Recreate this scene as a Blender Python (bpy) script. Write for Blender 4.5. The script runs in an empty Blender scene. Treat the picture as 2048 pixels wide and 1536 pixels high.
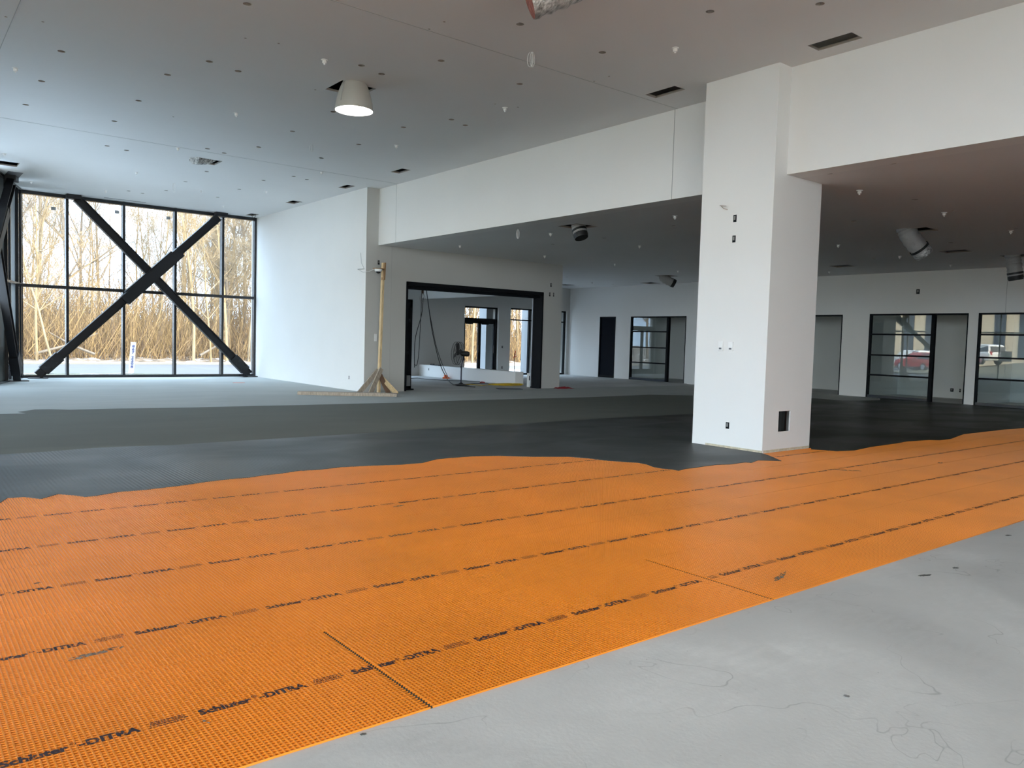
import bpy, bmesh, math, random
from mathutils import Vector, Matrix, geometry
import numpy as np
rnd = random.Random(7)
SC = bpy.context.scene
COL = SC.collection
PI = math.pi
# ------------------------------------------------------------------ camera
FPX, YAW, PITCH, ROLL, EYE = 1577.25, .673515, .0552455, .0283521, 1.5
fw = Vector((math.sin(YAW)*math.cos(PITCH), math.cos(YAW)*math.cos(PITCH), -math.sin(PITCH)))
rt0 = Vector((math.cos(YAW), -math.sin(YAW), 0)); up0 = rt0.cross(fw)
rt = rt0*math.cos(ROLL)+up0*math.sin(ROLL); up = -rt0*math.sin(ROLL)+up0*math.cos(ROLL)
cd = bpy.data.cameras.new('camera'); cam = bpy.data.objects.new('camera', cd); COL.objects.link(cam)
M3 = Matrix((rt, up, -fw)).transposed()
cam.matrix_world = Matrix.Translation((0, 0, EYE)) @ M3.to_4x4()
cd.sensor_width = 36; cd.lens = 36*FPX/2048; cd.clip_end = 500; cd.clip_start = .05
SC.camera = cam
def at(px, py, **k):
    """the point of the plane x=, y= or z= that the photograph shows at this pixel"""
    d = fw*FPX + rt*(px-1024) + up*(768-py)
    a, v = list(k.items())[0]; i = 'xyz'.index(a)
    o = Vector((0, 0, EYE)); return o + d*((v-o[i])/d[i])
# ------------------------------------------------------------------ sky, sun, exposure
SC.view_settings.view_transform = 'Standard'; SC.view_settings.look = 'None'
SC.view_settings.gamma = 1; SC.view_settings.exposure = 0.82
W = bpy.data.worlds.new('sky'); SC.world = W; W.use_nodes = True
bg = W.node_tree.nodes['Background']; bg.inputs[1].default_value = 8.4
WN = W.node_tree.nodes; WL = W.node_tree.links
wt = WN.new('ShaderNodeTexCoord'); wd = WN.new('ShaderNodeVectorMath'); wd.operation = 'DOT_PRODUCT'; wd.inputs[1].default_value = (.38, -.92, 0)   # towards the sun: hazy white, away from it: dimmer blue
WL.new(wt.outputs['Generated'], wd.inputs[0]); wr = WN.new('ShaderNodeMapRange'); wr.inputs[1].default_value = -1; wr.inputs[2].default_value = 1; WL.new(wd.outputs['Value'], wr.inputs[0])
wm = WN.new('ShaderNodeValToRGB'); we = wm.color_ramp.elements; we[0].position = .05; we[0].color = (.20, .28, .38, 1); we[1].position = .9; we[1].color = (1, .95, .87, 1)
e1 = we.new(.34); e1.color = (.68, .90, 1.16, 1)
WL.new(wr.outputs[0], wm.inputs[0]); WL.new(wm.outputs[0], bg.inputs[0])
sl = bpy.data.lights.new('sun', 'SUN'); sl.energy = 8.0; sl.angle = .02; sl.color = (1, .90, .74)
so = bpy.data.objects.new('sun', sl); COL.objects.link(so)
so.rotation_euler = Vector((-.35, .85, -.40)).to_track_quat('-Z', 'Y').to_euler()
SC.cycles.use_denoising = True
SC.cycles.max_bounces = 12; SC.cycles.diffuse_bounces = 7; SC.cycles.transparent_max_bounces = 24
SC.cycles.sample_clamp_indirect = 6
SC.cycles.caustics_reflective = False; SC.cycles.caustics_refractive = False
# building constants
H, S = 5.42, 3.94            # high ceiling, low ceiling
XL, XB, XB2, XP, XPR = 10.02, 10.38, 9.98, 9.683, 10.896
YW, YO, YP, YP2, XF = 26.8, 18.9, 6.435, 7.669, 24.66
FC = Vector((3.1, 26.8)); FD = Vector((-.287, -.958)).normalized(); FN = Vector((FD.y, -FD.x))  # glazed front: corner, direction, outward normal
FLEN = 34.5
def fp(s, off=0, z=0):       # point on the glazed front
    p = FC + FD*s + FN*off; return Vector((p.x, p.y, z))
def portal(name, c, xdir, w, h, n):
    l = bpy.data.lights.new(name, 'AREA'); l.shape = 'RECTANGLE'; l.size = w; l.size_y = h; l.cycles.is_portal = True
    o = bpy.data.objects.new(name, l); COL.objects.link(o)
    x = Vector(xdir).normalized(); z = -Vector(n).normalized(); y = z.cross(x)
    o.matrix_world = Matrix.Translation(c) @ Matrix((x, y, z)).transposed().to_4x4()
portal('sky_portal', fp(FLEN/2, .3, 2.7), FD.to_3d(), FLEN, 5.5, (-FN).to_3d())
portal('sky_portal', (6.5, YW+.35, 2.7), (1, 0, 0), 7, 5.5, (0, -1, 0))
portal('sky_portal', (21.5, YW+.6, 1.5), (1, 0, 0), 6.4, 3, (0, -1, 0))
portal('sky_portal', (13.4, YW+.6, 1.5), (1, 0, 0), 5.4, 3, (0, -1, 0))
YG = -6.6                    # glazed wall behind the viewer
portal('sky_portal', (-2.2, YG-.4, 2.7), (-1, 0, 0), 9.0, 5.4, (0, 1, 0))
# ------------------------------------------------------------------ materials
MATS = {}
def mat(name, col, rough=.6, metal=0, spec=.5, var=0, vscale=3, bump=0, bscale=20, emit=0, stretch=None, coat=0):
    if name in MATS: return MATS[name]
    m = bpy.data.materials.new(name); m.use_nodes = True; nt = m.node_tree; N = nt.nodes; L = nt.links
    b = N['Principled BSDF']; c = tuple(col)+(1,)
    b.inputs['Base Color'].default_value = c; b.inputs['Roughness'].default_value = rough
    b.inputs['Metallic'].default_value = metal; b.inputs['Specular IOR Level'].default_value = spec
    if coat: b.inputs['Coat Weight'].default_value = coat; b.inputs['Coat Roughness'].default_value = .1
    tc = N.new('ShaderNodeTexCoord'); mp = N.new('ShaderNodeMapping'); L.new(tc.outputs['Object'], mp.inputs[0])
    if stretch: mp.inputs['Scale'].default_value = stretch
    if var:
        n = N.new('ShaderNodeTexNoise'); n.inputs['Scale'].default_value = vscale; n.inputs['Detail'].default_value = 6
        L.new(mp.outputs[0], n.inputs[0])
        mx = N.new('ShaderNodeMix'); mx.data_type = 'RGBA'
        mx.inputs[6].default_value = tuple(max(0, x*(1-var)) for x in col)+(1,); mx.inputs[7].default_value = tuple(min(1, x*(1+var)) for x in col)+(1,)
        r = N.new('ShaderNodeMapRange'); r.inputs[1].default_value = .3; r.inputs[2].default_value = .7
        L.new(n.outputs[0], r.inputs[0]); L.new(r.outputs[0], mx.inputs[0]); L.new(mx.outputs[2], b.inputs['Base Color'])
    if bump:
        n2 = N.new('ShaderNodeTexNoise'); n2.inputs['Scale'].default_value = bscale; n2.inputs['Detail'].default_value = 5; L.new(mp.outputs[0], n2.inputs[0])
        bp = N.new('ShaderNodeBump'); bp.inputs['Strength'].default_value = bump; bp.inputs['Distance'].default_value = .02
        L.new(n2.outputs[0], bp.inputs['Height']); L.new(bp.outputs[0], b.inputs['Normal'])
    if emit:
        b.inputs['Emission Color'].default_value = c; b.inputs['Emission Strength'].default_value = emit
    MATS[name] = m; return m
PAINT = mat('white_wall_paint', (.80, .79, .77), .62, var=.015, vscale=.8, bump=.04, bscale=120)
CEILP = mat('white_ceiling_paint', (.76, .75, .74), .8, var=.02, vscale=.5)
TRACK = mat('joint_line_grey', (.42, .42, .41), .7)  # plain grey of the joint strips and the lamp seam
BLACK = mat('black_painted_metal', (.006, .007, .009), .6, 0, .15)
STEEL = mat('charcoal_painted_steel', (.010, .011, .014), .42, 0, .3, bump=.05, bscale=60)
GREYM = mat('dark_mullion_metal', (.014, .016, .02), .22, 0, .5)
DARK = mat('dark_void', (.02, .018, .016), .9)
DECK = mat('roof_deck_dark', (.03, .03, .03), .9)
RAWB = mat('raw_drywall_edge', (.42, .38, .34), .9)
EXTG = mat('exterior_grey_panel', (.22, .23, .24), .6)
WPLAST = mat('white_plastic', (.85, .85, .84), .35)
LUM = mat('pale_lumber', (.62, .46, .26), .75, var=.25, vscale=9, stretch=(6, 6, .8))
LUM2 = mat('grey_weathered_lumber', (.36, .30, .24), .8, var=.3, vscale=8, stretch=(6, 6, 1))
SILV = mat('silver_foil', (.42, .42, .41), .35, .45, var=.75, vscale=16, stretch=(1.6, .5, 1.6), bump=1, bscale=26)
GREYD = mat('grey_duct_sleeve', (.36, .35, .34), .55, .2, bump=.7, bscale=18)
BLKR = mat('black_rubber', (.01, .01, .01), .5)
PINK = mat('pink_insulation', (.38, .14, .11), .95, var=.4, vscale=25, bump=1, bscale=60)
ORNG = mat('orange_plastic', (.85, .16, .03), .5)
YELL = mat('yellow_cord', (.62, .42, .03), .5)
REDM = mat('red_cloth', (.30, .015, .02), .9)
def glass(name, ior, tint):
    m = bpy.data.materials.new(name); m.use_nodes = True; nt = m.node_tree; N = nt.nodes; L = nt.links
    N.remove(N['Principled BSDF']); out = N['Material Output']
    tr = N.new('ShaderNodeBsdfTransparent'); tr.inputs[0].default_value = tuple(tint)+(1,)
    gl = N.new('ShaderNodeBsdfGlossy'); gl.inputs['Roughness'].default_value = 0.0
    fr = N.new('ShaderNodeFresnel'); fr.inputs[0].default_value = ior
    ge = N.new('ShaderNodeNewGeometry'); mu = N.new('ShaderNodeMath'); mu.operation = 'SUBTRACT'; mu.inputs[0].default_value = 1
    L.new(ge.outputs['Backfacing'], mu.inputs[1]); m2 = N.new('ShaderNodeMath'); m2.operation = 'MULTIPLY'
    L.new(mu.outputs[0], m2.inputs[0]); L.new(fr.outputs[0], m2.inputs[1])
    mx = N.new('ShaderNodeMixShader'); L.new(m2.outputs[0], mx.inputs[0]); L.new(tr.outputs[0], mx.inputs[1]); L.new(gl.outputs[0], mx.inputs[2])
    L.new(mx.outputs[0], out.inputs[0]); return m
GLASS = glass('clear_window_glass', 1.45, (.97, .985, .98))
OGLASS = glass('office_window_glass', 1.95, (.86, .9, .9))
# ------------------------------------------------------------------ mesh helpers
class MB:
    def __init__(s): s.v = []; s.f = []; s.mi = []; s.m = 0
    def add(s, vs, fs):
        o = len(s.v); s.v += [tuple(v) for v in vs]; s.f += [tuple(i+o for i in f) for f in fs]; s.mi += [s.m]*len(fs); return s
    def box(s, x0, x1, y0, y1, z0, z1):
        return s.add([(x0,y0,z0),(x1,y0,z0),(x1,y1,z0),(x0,y1,z0),(x0,y0,z1),(x1,y0,z1),(x1,y1,z1),(x0,y1,z1)],
                     [(0,3,2,1),(4,5,6,7),(0,1,5,4),(1,2,6,5),(2,3,7,6),(3,0,4,7)])
    def obox(s, c, ax, ay, az):   # oriented box from centre and half-axis vectors
        c, ax, ay, az = map(Vector, (c, ax, ay, az)); vs = [c+ax*i+ay*j+az*k for k in (-1, 1) for i, j in ((-1,-1),(1,-1),(1,1),(-1,1))]
        return s.add(vs, [(0,3,2,1),(4,5,6,7),(0,1,5,4),(1,2,6,5),(2,3,7,6),(3,0,4,7)])
    def bar(s, p, q, w, d, ref=(0, 0, 1)):   # rectangular bar between two points; w along ref x dir, d the other
        p, q = Vector(p), Vector(q); a = (q-p); l = a.length; a.normalize(); r = Vector(ref); u = a.cross(r)
        if u.length < 1e-4: u = a.cross(Vector((1, 0, 0)))
        u.normalize(); v = a.cross(u); return s.obox((p+q)/2, u*w/2, v*d/2, a*l/2)
    def ring(s, p, ax, r, n):
        ax = Vector(ax).normalized(); u = ax.orthogonal().normalized(); v = ax.cross(u)
        return [Vector(p)+u*r*math.cos(2*PI*i/n)+v*r*math.sin(2*PI*i/n) for i in range(n)]
    def tube(s, path, r, n=8, caps=True, closed=False):
        P = [Vector(p) for p in path]; R = r if isinstance(r, (list, tuple)) else [r]*len(P)
        o = len(s.v); prev = None
        for i, p in enumerate(P):
            t = (P[min(i+1, len(P)-1)]-P[max(i-1, 0)]);
            if closed: t = P[(i+1) % len(P)]-P[i-1]
            t.normalize()
            if prev is None: u = t.orthogonal().normalized()
            else:
                u = prev-t*prev.dot(t); u = u.normalized() if u.length > 1e-5 else t.orthogonal().normalized()
            prev = u; v = t.cross(u)
            s.v += [tuple(p+(u*math.cos(2*PI*k/n)+v*math.sin(2*PI*k/n))*R[i]) for k in range(n)]
        m = len(P); fs = []
        for i in range(m if closed else m-1):
            a, b = i*n, ((i+1) % m)*n
            fs += [(o+a+k, o+a+(k+1) % n, o+b+(k+1) % n, o+b+k) for k in range(n)]
        if caps and not closed: fs += [tuple(o+k for k in reversed(range(n))), tuple(o+(m-1)*n+k for k in range(n))]
        s.f += fs; s.mi += [s.m]*len(fs); return s
    def lathe(s, prof, c=(0, 0, 0), n=24, ax='z'):   # prof: (r, h)
        o = len(s.v); c = Vector(c)
        for r, h in prof:
            for k in range(n):
                a = 2*PI*k/n; q = Vector((r*math.cos(a), r*math.sin(a), h))
                if ax == 'x': q = Vector((q.z, q.x, q.y))
                if ax == 'y': q = Vector((q.x, q.z, -q.y))
                s.v.append(tuple(c+q))
        fs = []
        for i in range(len(prof)-1):
            fs += [(o+i*n+k, o+i*n+(k+1) % n, o+(i+1)*n+(k+1) % n, o+(i+1)*n+k) for k in range(n)]
        s.f += fs; s.mi += [s.m]*len(fs); return s
    def prism(s, poly, z0, z1):   # horizontal polygon
        n = len(poly); vs = [(p[0], p[1], z0) for p in poly]+[(p[0], p[1], z1) for p in poly]
        o = len(s.v); s.v += vs
        tris = geometry.tessellate_polygon([[Vector((p[0], p[1], 0)) for p in poly]])
        fs = []
        for t in tris:
            a, b, c = [Vector((poly[i][0], poly[i][1])) for i in t]
            if (b-a).cross(c-a) < 0: t = (t[0], t[2], t[1])
            fs += [tuple(o+n+i for i in t), tuple(o+i for i in reversed(t))]
        fs += [(o+i, o+(i+1) % n, o+n+(i+1) % n, o+n+i) for i in range(n)]
        s.f += fs; s.mi += [s.m]*len(fs); return s
    def build(s, name, mats, parent=None, smooth=False, bevel=0, recalc=True):
        me = bpy.data.meshes.new(name); me.from_pydata(s.v, [], s.f)
        for m in (mats if isinstance(mats, (list, tuple)) else [mats]): me.materials.append(m)
        if any(s.mi): me.polygons.foreach_set('material_index', s.mi)
        if recalc:
            bm = bmesh.new(); bm.from_mesh(me); bmesh.ops.recalc_face_normals(bm, faces=bm.faces); bm.to_mesh(me); bm.free()
        if smooth: me.polygons.foreach_set('use_smooth', [True]*len(me.polygons))
        me.update()
        o = bpy.data.objects.new(name, me); COL.objects.link(o)
        if parent: o.parent = parent; o.matrix_parent_inverse = Matrix.Translation(-parent.location)
        if bevel:
            b = o.modifiers.new('bevel', 'BEVEL'); b.width = bevel; b.segments = 2; b.limit_method = 'ANGLE'
        if smooth and len(me.polygons) < 60000:
            try: me.set_sharp_from_angle(angle=.7)
            except Exception: pass
        return o
def tag(o, label=None, cat=None, group=None, kind=None):
    if label: o['label'] = label
    if cat: o['category'] = cat
    if group: o['group'] = group
    if kind: o['kind'] = kind
    return o
def empty(name, loc=(0, 0, 0), **k):
    o = bpy.data.objects.new(name, None); o.empty_display_size = .1; o.location = loc; COL.objects.link(o); return tag(o, **k)
def struct(o, label=None, cat=None): return tag(o, label, cat, None, 'structure')
def copy_tree(o, parent=None):
    c = o.copy(); COL.objects.link(c)
    if parent: c.parent = parent
    for ch in list(o.children): copy_tree(ch, c)
    return c
# slab with rectangular holes: fixed axis 'x' or 'y'; u is the other horizontal axis
def wall(name, axis, a0, a1, u0, u1, z0, z1, holes=(), m=PAINT, label=None):
    us = sorted({u0, u1, *[h[0] for h in holes], *[h[1] for h in holes]}); zs = sorted({z0, z1, *[h[2] for h in holes], *[h[3] for h in holes]})
    us = [u for u in us if u0 <= u <= u1]; zs = [z for z in zs if z0 <= z <= z1]
    def full(i, j):
        if i < 0 or j < 0 or i >= len(us)-1 or j >= len(zs)-1: return False
        cu, cz = (us[i]+us[i+1])/2, (zs[j]+zs[j+1])/2
        return not any(h[0] < cu < h[1] and h[2] < cz < h[3] for h in holes)
    mb = MB()
    def P(a, u, z): return (a, u, z) if axis == 'x' else (u, a, z)
    def q(*p): mb.add(p, [(0, 1, 2, 3)])
    for i in range(len(us)-1):
        for j in range(len(zs)-1):
            if not full(i, j): continue
            ua, ub, za, zb = us[i], us[i+1], zs[j], zs[j+1]
            q(P(a0, ua, za), P(a0, ub, za), P(a0, ub, zb), P(a0, ua, zb)); q(P(a1, ua, za), P(a1, ua, zb), P(a1, ub, zb), P(a1, ub, za))
            if not full(i-1, j): q(P(a0, ua, za), P(a0, ua, zb), P(a1, ua, zb), P(a1, ua, za))
            if not full(i+1, j): q(P(a0, ub, za), P(a1, ub, za), P(a1, ub, zb), P(a0, ub, zb))
            if not full(i, j-1): q(P(a0, ua, za), P(a1, ua, za), P(a1, ub, za), P(a0, ub, za))
            if not full(i, j+1): q(P(a0, ua, zb), P(a0, ub, zb), P(a1, ub, zb), P(a1, ua, zb))
    bm = bmesh.new()
    me = bpy.data.meshes.new('t'); me.from_pydata(mb.v, [], mb.f); bm.from_mesh(me); bmesh.ops.remove_doubles(bm, verts=bm.verts, dist=1e-5)
    bmesh.ops.recalc_face_normals(bm, faces=bm.faces); bm.to_mesh(me); bm.free(); me.name = name; me.materials.append(m)
    o = bpy.data.objects.new(name, me); COL.objects.link(o); return struct(o, label)
# ================================================================== FLOOR
def floor_material(name, col, dark, rough, kind):
    m = bpy.data.materials.new(name); m.use_nodes = True; nt = m.node_tree; N = nt.nodes; L = nt.links; b = N['Principled BSDF']
    tc = N.new('ShaderNodeTexCoord')
    def noise(scale, det=6, st=(1, 1, 1), dist=0):
        mp = N.new('ShaderNodeMapping'); mp.inputs['Scale'].default_value = st; L.new(tc.outputs['Object'], mp.inputs[0])
        n = N.new('ShaderNodeTexNoise'); n.inputs['Scale'].default_value = scale; n.inputs['Detail'].default_value = det; n.inputs['Distortion'].default_value = dist
        L.new(mp.outputs[0], n.inputs[0]); return n.outputs[0]
    def rng(x, a, bb, c=0, d=1):
        r = N.new('ShaderNodeMapRange'); r.inputs[1].default_value = a; r.inputs[2].default_value = bb; r.inputs[3].default_value = c; r.inputs[4].default_value = d; L.new(x, r.inputs[0]); return r.outputs[0]
    def mix(f, A, B, bt='MIX'):
        x = N.new('ShaderNodeMix'); x.data_type = 'RGBA'; x.blend_type = bt
        for i, v in ((0, f), (6, A), (7, B)):
            if hasattr(v, 'links'): L.new(v, x.inputs[i])
            elif i: x.inputs[i].default_value = tuple(v)+(1,)
            else: x.inputs[i].default_value = v
        return x.outputs[2]
    if kind == 'slab':
        c = mix(rng(noise(.7, 8, dist=.6), .35, .65), dark, col)
        c = mix(rng(noise(9, 8, (1, 2.6, 1)), .35, .7, .0, .55), c, tuple(x*.82 for x in col)); c = mix(rng(noise(2.2, 5, (1, .5, 1), 1.5), .5, .72, 0, .5), c, tuple(x*.8 for x in col))
        # scuffs: thin wandering lines
        w = N.new('ShaderNodeTexNoise'); w.inputs['Scale'].default_value = 1.3; w.inputs['Detail'].default_value = 2.5; w.inputs['Distortion'].default_value = 1.2
        L.new(tc.outputs['Object'], w.inputs[0])
        a = N.new('ShaderNodeMath'); a.operation = 'SUBTRACT'; a.inputs[1].default_value = .5; L.new(w.outputs[0], a.inputs[0])
        a2 = N.new('ShaderNodeMath'); a2.operation = 'ABSOLUTE'; L.new(a.outputs[0], a2.inputs[0])
        ln = rng(a2.outputs[0], .0, .0045, 1, 0)
        g = rng(noise(1.1, 3), .42, .55, 0, .8); mm = N.new('ShaderNodeMath'); mm.operation = 'MULTIPLY'; L.new(ln, mm.inputs[0]); L.new(g, mm.inputs[1])
        c = mix(mm.outputs[0], c, tuple(x*.5 for x in col))
        sp = rng(noise(38, 2), .74, .78, 0, .5); c = mix(sp, c, tuple(x*.35 for x in col))
        L.new(c, b.inputs['Base Color']); b.inputs['Roughness'].default_value = rough
        bp = N.new('ShaderNodeBump'); bp.inputs['Strength'].default_value = .12; bp.inputs['Distance'].default_value = .01; L.new(noise(45), bp.inputs['Height']); L.new(bp.outputs[0], b.inputs['Normal'])
    else:
        c = mix(rng(noise(.9, 7, (.5, 1.2, 1), .8), .3, .7), dark, col)
        c = mix(rng(noise(.35, 4), .4, .65, 0, .5), c, tuple((x+y)/2*.9 for x, y in zip(col, dark)))
        if kind == 'ridged':
            sx0 = N.new('ShaderNodeSeparateXYZ'); L.new(tc.outputs['Object'], sx0.inputs[0]); c = mix(rng(sx0.outputs[0], 2.5, 13, 1, 0), c, (.094, .108, .114))
            b.inputs['Specular IOR Level'].default_value = .16
        L.new(c, b.inputs['Base Color'])
        if kind == 'coat': b.inputs['Roughness'].default_value = rough; b.inputs['Specular IOR Level'].default_value = .22
        else: L.new(rng(noise(.8, 5, (.7, 1.1, 1), .6), .35, .65, rough-.04, rough+.08), b.inputs['Roughness'])
        bp = N.new('ShaderNodeBump'); bp.inputs['Strength'].default_value = .10; bp.inputs['Distance'].default_value = .004
        L.new(noise(3, 8, (.8, 2.0, 1), 1), bp.inputs['Height'])
        if kind == 'ridged':
            wv = N.new('ShaderNodeTexWave'); wv.wave_type = 'BANDS'; wv.bands_direction = 'X'; wv.inputs['Scale'].default_value = 1/.02/PI/1.0*.5; wv.inputs['Distortion'].default_value = .0
            L.new(tc.outputs['Object'], wv.inputs[0])
            fade = rng(noise(.5, 3), .35, .6, .1, .8)
            sx = N.new('ShaderNodeSeparateXYZ'); L.new(tc.outputs['Object'], sx.inputs[0]); fx = rng(sx.outputs[0], 2.0, 5.0, 1, .12)
            ml = N.new('ShaderNodeMath'); ml.operation = 'MULTIPLY'; L.new(fade, ml.inputs[0]); L.new(fx, ml.inputs[1])
            b2 = N.new('ShaderNodeBump'); b2.inputs['Distance'].default_value = .004; L.new(ml.outputs[0], b2.inputs['Strength']); L.new(wv.outputs[0], b2.inputs['Height']); L.new(bp.outputs[0], b2.inputs['Normal'])
            L.new(b2.outputs[0], b.inputs['Normal'])
        else: L.new(bp.outputs[0], b.inputs['Normal'])
    return m
SLAB = floor_material('bare_concrete', (.60, .595, .58), (.42, .415, .405), .6, 'slab')
M_LIGHT = floor_material('dry_pale_mortar', (.47, .485, .465), (.41, .425, .41), .8, 'coat')
M_MID = floor_material('setting_grey_mortar', (.155, .158, .134), (.132, .135, .116), .8, 'coat')
M_DARK = floor_material('wet_dark_mortar', (.030, .026, .018), (.019, .016, .010), .42, 'ridged')
fs, fe = fp(0, .2), fp(FLEN, .2)
YB = YG
pb = FC + FD*((YB-FC.y)/FD.y)
mb = MB().prism([(fs.x, YW+.3), (pb.x-.2, YB), (28.2, YB), (28.2, YW+.3)], -.25, 0)
struct(mb.build('floor', SLAB), 'concrete floor slab')
def front_x(y): return FC.x + FD.x*((y-FC.y)/FD.y)
def gp(lst): return [tuple(at(x, y, z=0)[:2]) for x, y in lst]
L1a = gp([(0,1008),(15,998),(50,996),(82,1000),(117,990),(152,993),(171,996),(196,993),(235,986),(294,981),(367,972.5),(416,965),(460,960),(500,956.6),(530,952),(560,949),(600,943),(640,941),(680,936),(740,933),(800,931),(822,929),(844,927.6),(873,920),(902,917),(946,914),(999,913),(1064,915),(1137,915),(1175,918),(1215,923),(1257,926),(1275,927),(1292,930),(1308,936),(1327,939),(1343,940),(1357,943),(1372,939),(1387,937.5),(1410,934),(1434,931),(1462,930),(1490,926),(1503,927),(1516,922),(1563,923.5),(1548,917),(1536,912)])
L1b = gp([(1622,900),(1650,901.5),(1674,903.6),(1709,902),(1741,895),(1778,890),(1795,887.5),(1813,884),(1859,881),(1880,881.5),(1901,879),(1928,869),(1955,866),(1982,863),(2008,860),(2048,857)])
L2 = gp([(0,911),(50,908),(98,905),(186,898),(260,894.5),(343,892),(420,887),(500,882),(600,876),(700,870),(800,862.6),(870,858),(932,855),(964,852),(1064,847),(1152,841),(1220,837),(1292,833),(1340,831),(1386,829)])
L3 = gp([(0,829),(53,828),(35,825),(70,820),(100,819.5),(140,820.6),(240,818),(380,816),(500,813),(600,811),(680,809),(800,806),(927,801.6),(1064,798),(1180,795),(1298,790),(1386,791.6)])
# dark wet coat, wraps the pillar foot
OF = [tuple(at(x, y, z=0)[:2]) for x, y in [(1625, 797), (1685, 802), (1720, 802), (1760, 801)]]
dark = [(front_x(8.0)+.1, 8.02)] + L1a + [(XP-.012, YP-.012), (XP-.012, YP2+.012), (XPR+.012, YP2+.012), (XPR+.012, YP-.03)] + L1b + [(XF-.02, 5.9), (XF-.02, 12.2)] + list(reversed(OF)) + list(reversed(L2)) + [(front_x(10.4)+.1, 10.4)]
def jag(P, step=.12, amp=.012):
    out = []
    for i in range(len(P)):
        a, b = Vector(P[i]), Vector(P[(i+1) % len(P)]); out.append(tuple(a)); d = (b-a).length
        if .2 < d < 4:
            n = int(d/step); nn = Vector((-(b-a).y, (b-a).x)).normalized()
            for k in range(1, n): out.append(tuple(a+(b-a)*k/n+nn*rnd.uniform(-amp, amp)))
    return out
o = MB().prism(dark, 0, .0125).build('mortar_coat', M_DARK, recalc=False)
tag(o, 'dark wet thinset mortar coat between the orange membrane and the grey mortar', 'mortar')
mid = [(front_x(10.45)+.1, 10.42)] + L2 + [L3[-1]] + list(reversed(L3[:-1])) + [(front_x(16.1)+.1, 16.1)]
o = MB().prism(mid, 0, .010).build('mortar_coat', M_MID, recalc=False)
tag(o, 'mid-grey half-dried mortar coat in a band across the showroom floor', 'mortar')
light = [(front_x(16.15)+.1, 16.12)] + L3 + OF + [(XF-.02, 12.3), (XF-.02, YO-.02), (XL-.02, YO-.02), (XL-.02, YW-.12), (front_x(YW-.12)+.1, YW-.12)]
o = MB().prism(light, 0, .009).build('mortar_coat', M_LIGHT, recalc=False)
tag(o, 'pale dried mortar coat reaching the tall window wall', 'mortar')
# ================================================================== ORANGE MEMBRANE
def mem_mat():
    m = mat('orange_membrane_shaded', (.37, .080, .002), .5, spec=.35, var=.10, vscale=1.2)  # darkened orange stands in for shade in the membrane cavities
    return m
MEM = mem_mat()
MEMR = mat('orange_membrane_rib_lit', (.68, .208, .014), .36, spec=.5, var=.08, vscale=1.2)  # paler orange stands in for light catching the ribs
def ink_mat():
    m = bpy.data.materials.new('worn_black_ink'); m.use_nodes = True; nt = m.node_tree; N = nt.nodes; L = nt.links; b = N['Principled BSDF']
    b.inputs['Base Color'].default_value = (.02, .012, .02, 1); b.inputs['Roughness'].default_value = .6
    tc = N.new('ShaderNodeTexCoord'); n = N.new('ShaderNodeTexNoise'); n.inputs['Scale'].default_value = 70; n.inputs['Detail'].default_value = 3; L.new(tc.outputs['Object'], n.inputs[0])
    r = N.new('ShaderNodeMapRange'); r.inputs[1].default_value = .33; r.inputs[2].default_value = .45; L.new(n.outputs[0], r.inputs[0]); L.new(r.outputs[0], b.inputs['Alpha'])
    return m
INK = ink_mat()
def fade_alpha(m, sc, a, b):
    nt = m.node_tree; N = nt.nodes; tc = N.new('ShaderNodeTexCoord'); n = N.new('ShaderNodeTexNoise'); n.inputs['Scale'].default_value = sc; nt.links.new(tc.outputs['Object'], n.inputs[0])
    r = N.new('ShaderNodeMapRange'); r.inputs[1].default_value = a; r.inputs[2].default_value = b; nt.links.new(n.outputs[0], r.inputs[0]); nt.links.new(r.outputs[0], N['Principled BSDF'].inputs['Alpha'])
def text_mesh(body, size, bold=0.0, align='LEFT'):
    cu = bpy.data.curves.new('t', 'FONT'); cu.body = body; cu.size = size; cu.offset = bold; cu.resolution_u = 2; cu.align_x = align
    o = bpy.data.objects.new('t', cu); COL.objects.link(o); dg = bpy.context.evaluated_depsgraph_get(); dg.update()
    me = bpy.data.meshes.new_from_object(o.evaluated_get(dg)); bpy.data.objects.remove(o)
    vs = [tuple(v.co) for v in me.vertices]; fs = [tuple(p.vertices) for p in me.polygons]
    return vs, fs
def join_text(parts):
    V, F, x = [], [], 0
    for body, sc, dy, bo in parts:
        v, f = text_mesh(body, .075, bo); x0_ = min(q[0] for q in v); o_ = len(V)
        V += [(x+(q[0]-x0_)*sc, dy+q[1]*sc, 0) for q in v]; F += [tuple(i+o_ for i in t) for t in f]; x = max(q[0] for q in V)+.006
    return V, F
TV, TF = join_text([('Schluter', 1, 0, .0032), ('\u00ae', .45, .034, .002), ('-', 1, 0, .003), ('DITRA', 1, 0, .0032)])
tw = max(v[0] for v in TV); tscale = .445/tw
bv = []; bf = []
for row in range(4):     # small block of fine print between the words
    x = 0
    while x < .125:
        w = rnd.uniform(.006, .016); o_ = len(bv); y = row*.013
        bv += [(x+row*.004, y, 0), (x+w+row*.004, y, 0), (x+w+row*.004, y+.006, 0), (x+row*.004, y+.006, 0)]; bf.append((o_, o_+1, o_+2, o_+3)); x += w+.003
PITCH_R = .0195
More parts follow.
